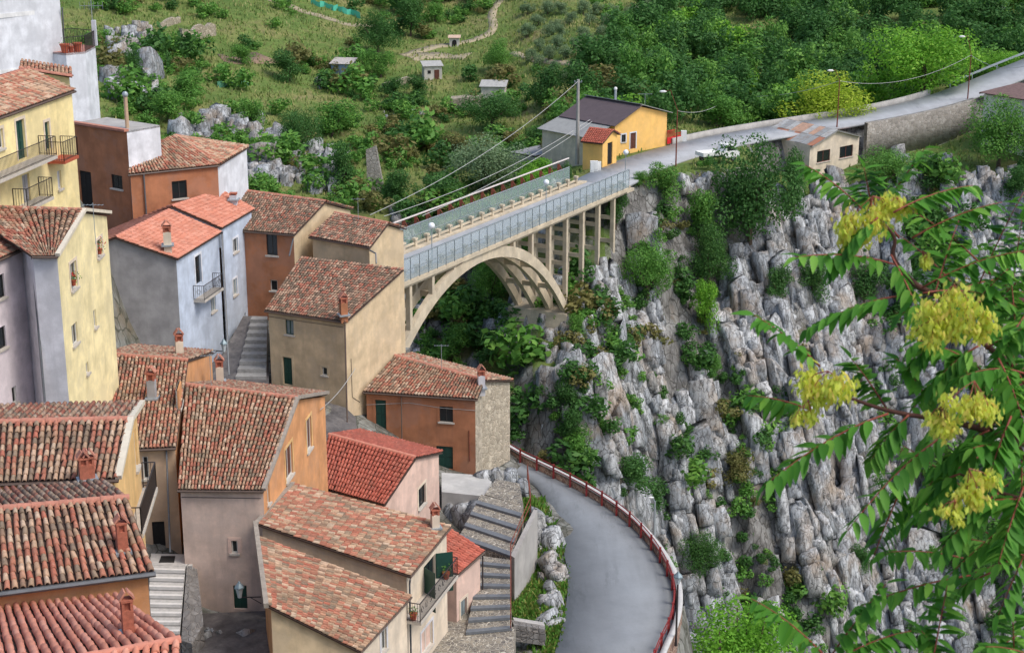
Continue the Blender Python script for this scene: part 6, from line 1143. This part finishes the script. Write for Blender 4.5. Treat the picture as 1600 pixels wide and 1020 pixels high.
LEAVES = [(1397,413,1243,402,9.2,.05),(1350,330,1258,258,9.3,.05),(1362,325,1350,262,9.2,.02),(1388,311,1445,232,9.6,.0),(1396,332,1520,290,9.0,.05),(1425,372,1566,316,9.1,.05),(1281,572,1178,492,8.7,.04),(1408,462,1262,515,8.9,.06),(1267,641,1168,618,8.7,.05),(1388,646,1195,758,8.6,.06),(1497,668,1325,828,8.5,.08),(1418,742,1364,872,8.5,.04),(1294,1030,1174,935,8.6,.06),(1294,1030,1384,912,8.7,.02),(1452,1060,1480,914,8.6,.0),(1300,1035,1424,985,8.6,.06),
 (1440,450,1600,392,9.2,.06),(1442,458,1590,480,9.0,.08),(1500,505,1420,575,8.8,.06),(1500,505,1575,420,9.1,.05),(1540,545,1640,500,8.8,.05),(1530,540,1450,610,8.7,.08),(1600,583,1500,590,8.6,.1),(1560,560,1600,660,8.6,.05),(1388,643,1330,560,9.0,.03),(1420,648,1360,720,8.6,.06),(1470,655,1400,560,9.0,.05),(1546,672,1460,740,8.5,.08),(1573,655,1640,600,8.5,.05),(1573,660,1500,560,8.9,.05),(1600,718,1520,700,8.6,.1),(1600,781,1492,800,8.4,.08),(1560,770,1470,860,8.5,.06),(1600,760,1560,880,8.4,.05),(1500,740,1410,800,8.5,.08),(1620,690,1640,800,8.4,.05),(1640,790,1560,960,8.4,.05),(1640,800,1620,940,8.4,.03),(1492,1075,1600,985,8.5,.05),(1587,1070,1582,955,8.5,.0),(1650,1050,1540,1010,8.4,.08),(1372,340,1300,420,9.0,.06),(1405,372,1340,300,9.5,.04),(1392,398,1450,520,9.0,.03),(1460,462,1500,340,9.6,.05),(1520,468,1600,300,9.7,.05),(1560,470,1640,400,9.4,.05),(1530,635,1440,690,8.5,.08),(1600,600,1680,560,8.6,.05),(1580,650,1540,760,8.4,.05),(1620,470,1560,560,9.0,.05),(1680,640,1590,840,8.4,.05),(1600,600,1530,480,9.2,.04),(1650,720,1560,640,8.7,.06),(1640,800,1530,860,8.4,.08),(1500,1075,1440,985,8.7,.03)]
for i, (x0, y0, x1, y1, D, sg) in enumerate(LEAVES): compound(PD(x0, y0, D), PD(x1, y1, D-.25+.5*((i*37) % 10)/10), sg, n=random.choice((13, 14, 15, 16)), solo=i < 40)
for i in range(44):
    x0 = random.uniform(1500, 1680); y0 = random.uniform(400, 900); a = random.uniform(-2.9, -.2) if random.random() < .3 else random.uniform(1.2, 3.6); L_ = random.uniform(110, 190); D = random.uniform(8.8, 10.2)
    compound(PD(x0, y0, D), PD(x0+L_*math.cos(a), y0+L_*math.sin(a), D+random.uniform(-.3, .3)), random.uniform(.02, .09), n=12, solo=False)
def bunch(px, py, r, D, n):
    r *= .86; n = int(n*.9)
    """hanging bunch of twisted winged seeds"""
    c = PD(px, py, D); R_ = r*D/F; cl = [np.array(c)+RNG.normal(0, .5, 3)*R_*np.array((1, .7, .8)) for _ in range(7)]; V = []; 
    for _ in range(n):
        p = cl[RNG.integers(7)]+RNG.normal(0, .22, 3)*R_; d = np.array((RNG.normal(0, .45), RNG.normal(0, .45), -1)); d /= np.linalg.norm(d); s = np.cross(d, RNG.normal(0, 1, 3)); s /= np.linalg.norm(s); a = .046*RNG.uniform(.6, 1.25); w = .0105
        V += [p, p+d*a*.5+s*w, p+d*a, p+d*a*.5-s*w]
    o = obj_np('seed_bunch', V, np.arange(len(V)).reshape(-1, 4), M_seed, ail, tc=RNG.random(n), kind='stuff'); mb = MB()
    for q_ in cl: mb.tube([c+Z*R_*.7, lerp(c+Z*R_*.7, Vector(q_), .6)+Z*.01, Vector(q_)-Z*.01], .0025, 4)
    mb.build('seed_stalks', M_rach, o, kind='stuff')
for a in ((1362,336,50,9.1,700), (1322,356,26,9.1,200), (1398,322,22,9.1,160), (1488,478,58,8.5,800), (1460,520,36,8.5,300), (1535,505,30,8.5,220), (1292,608,50,8.5,700), (1262,640,24,8.5,160), (1520,622,48,8.2,560), (1470,655,36,8.2,300), (1512,755,42,8.2,460), (1490,795,24,8.2,160), (1440,402,18,9.2,90)): bunch(*a)
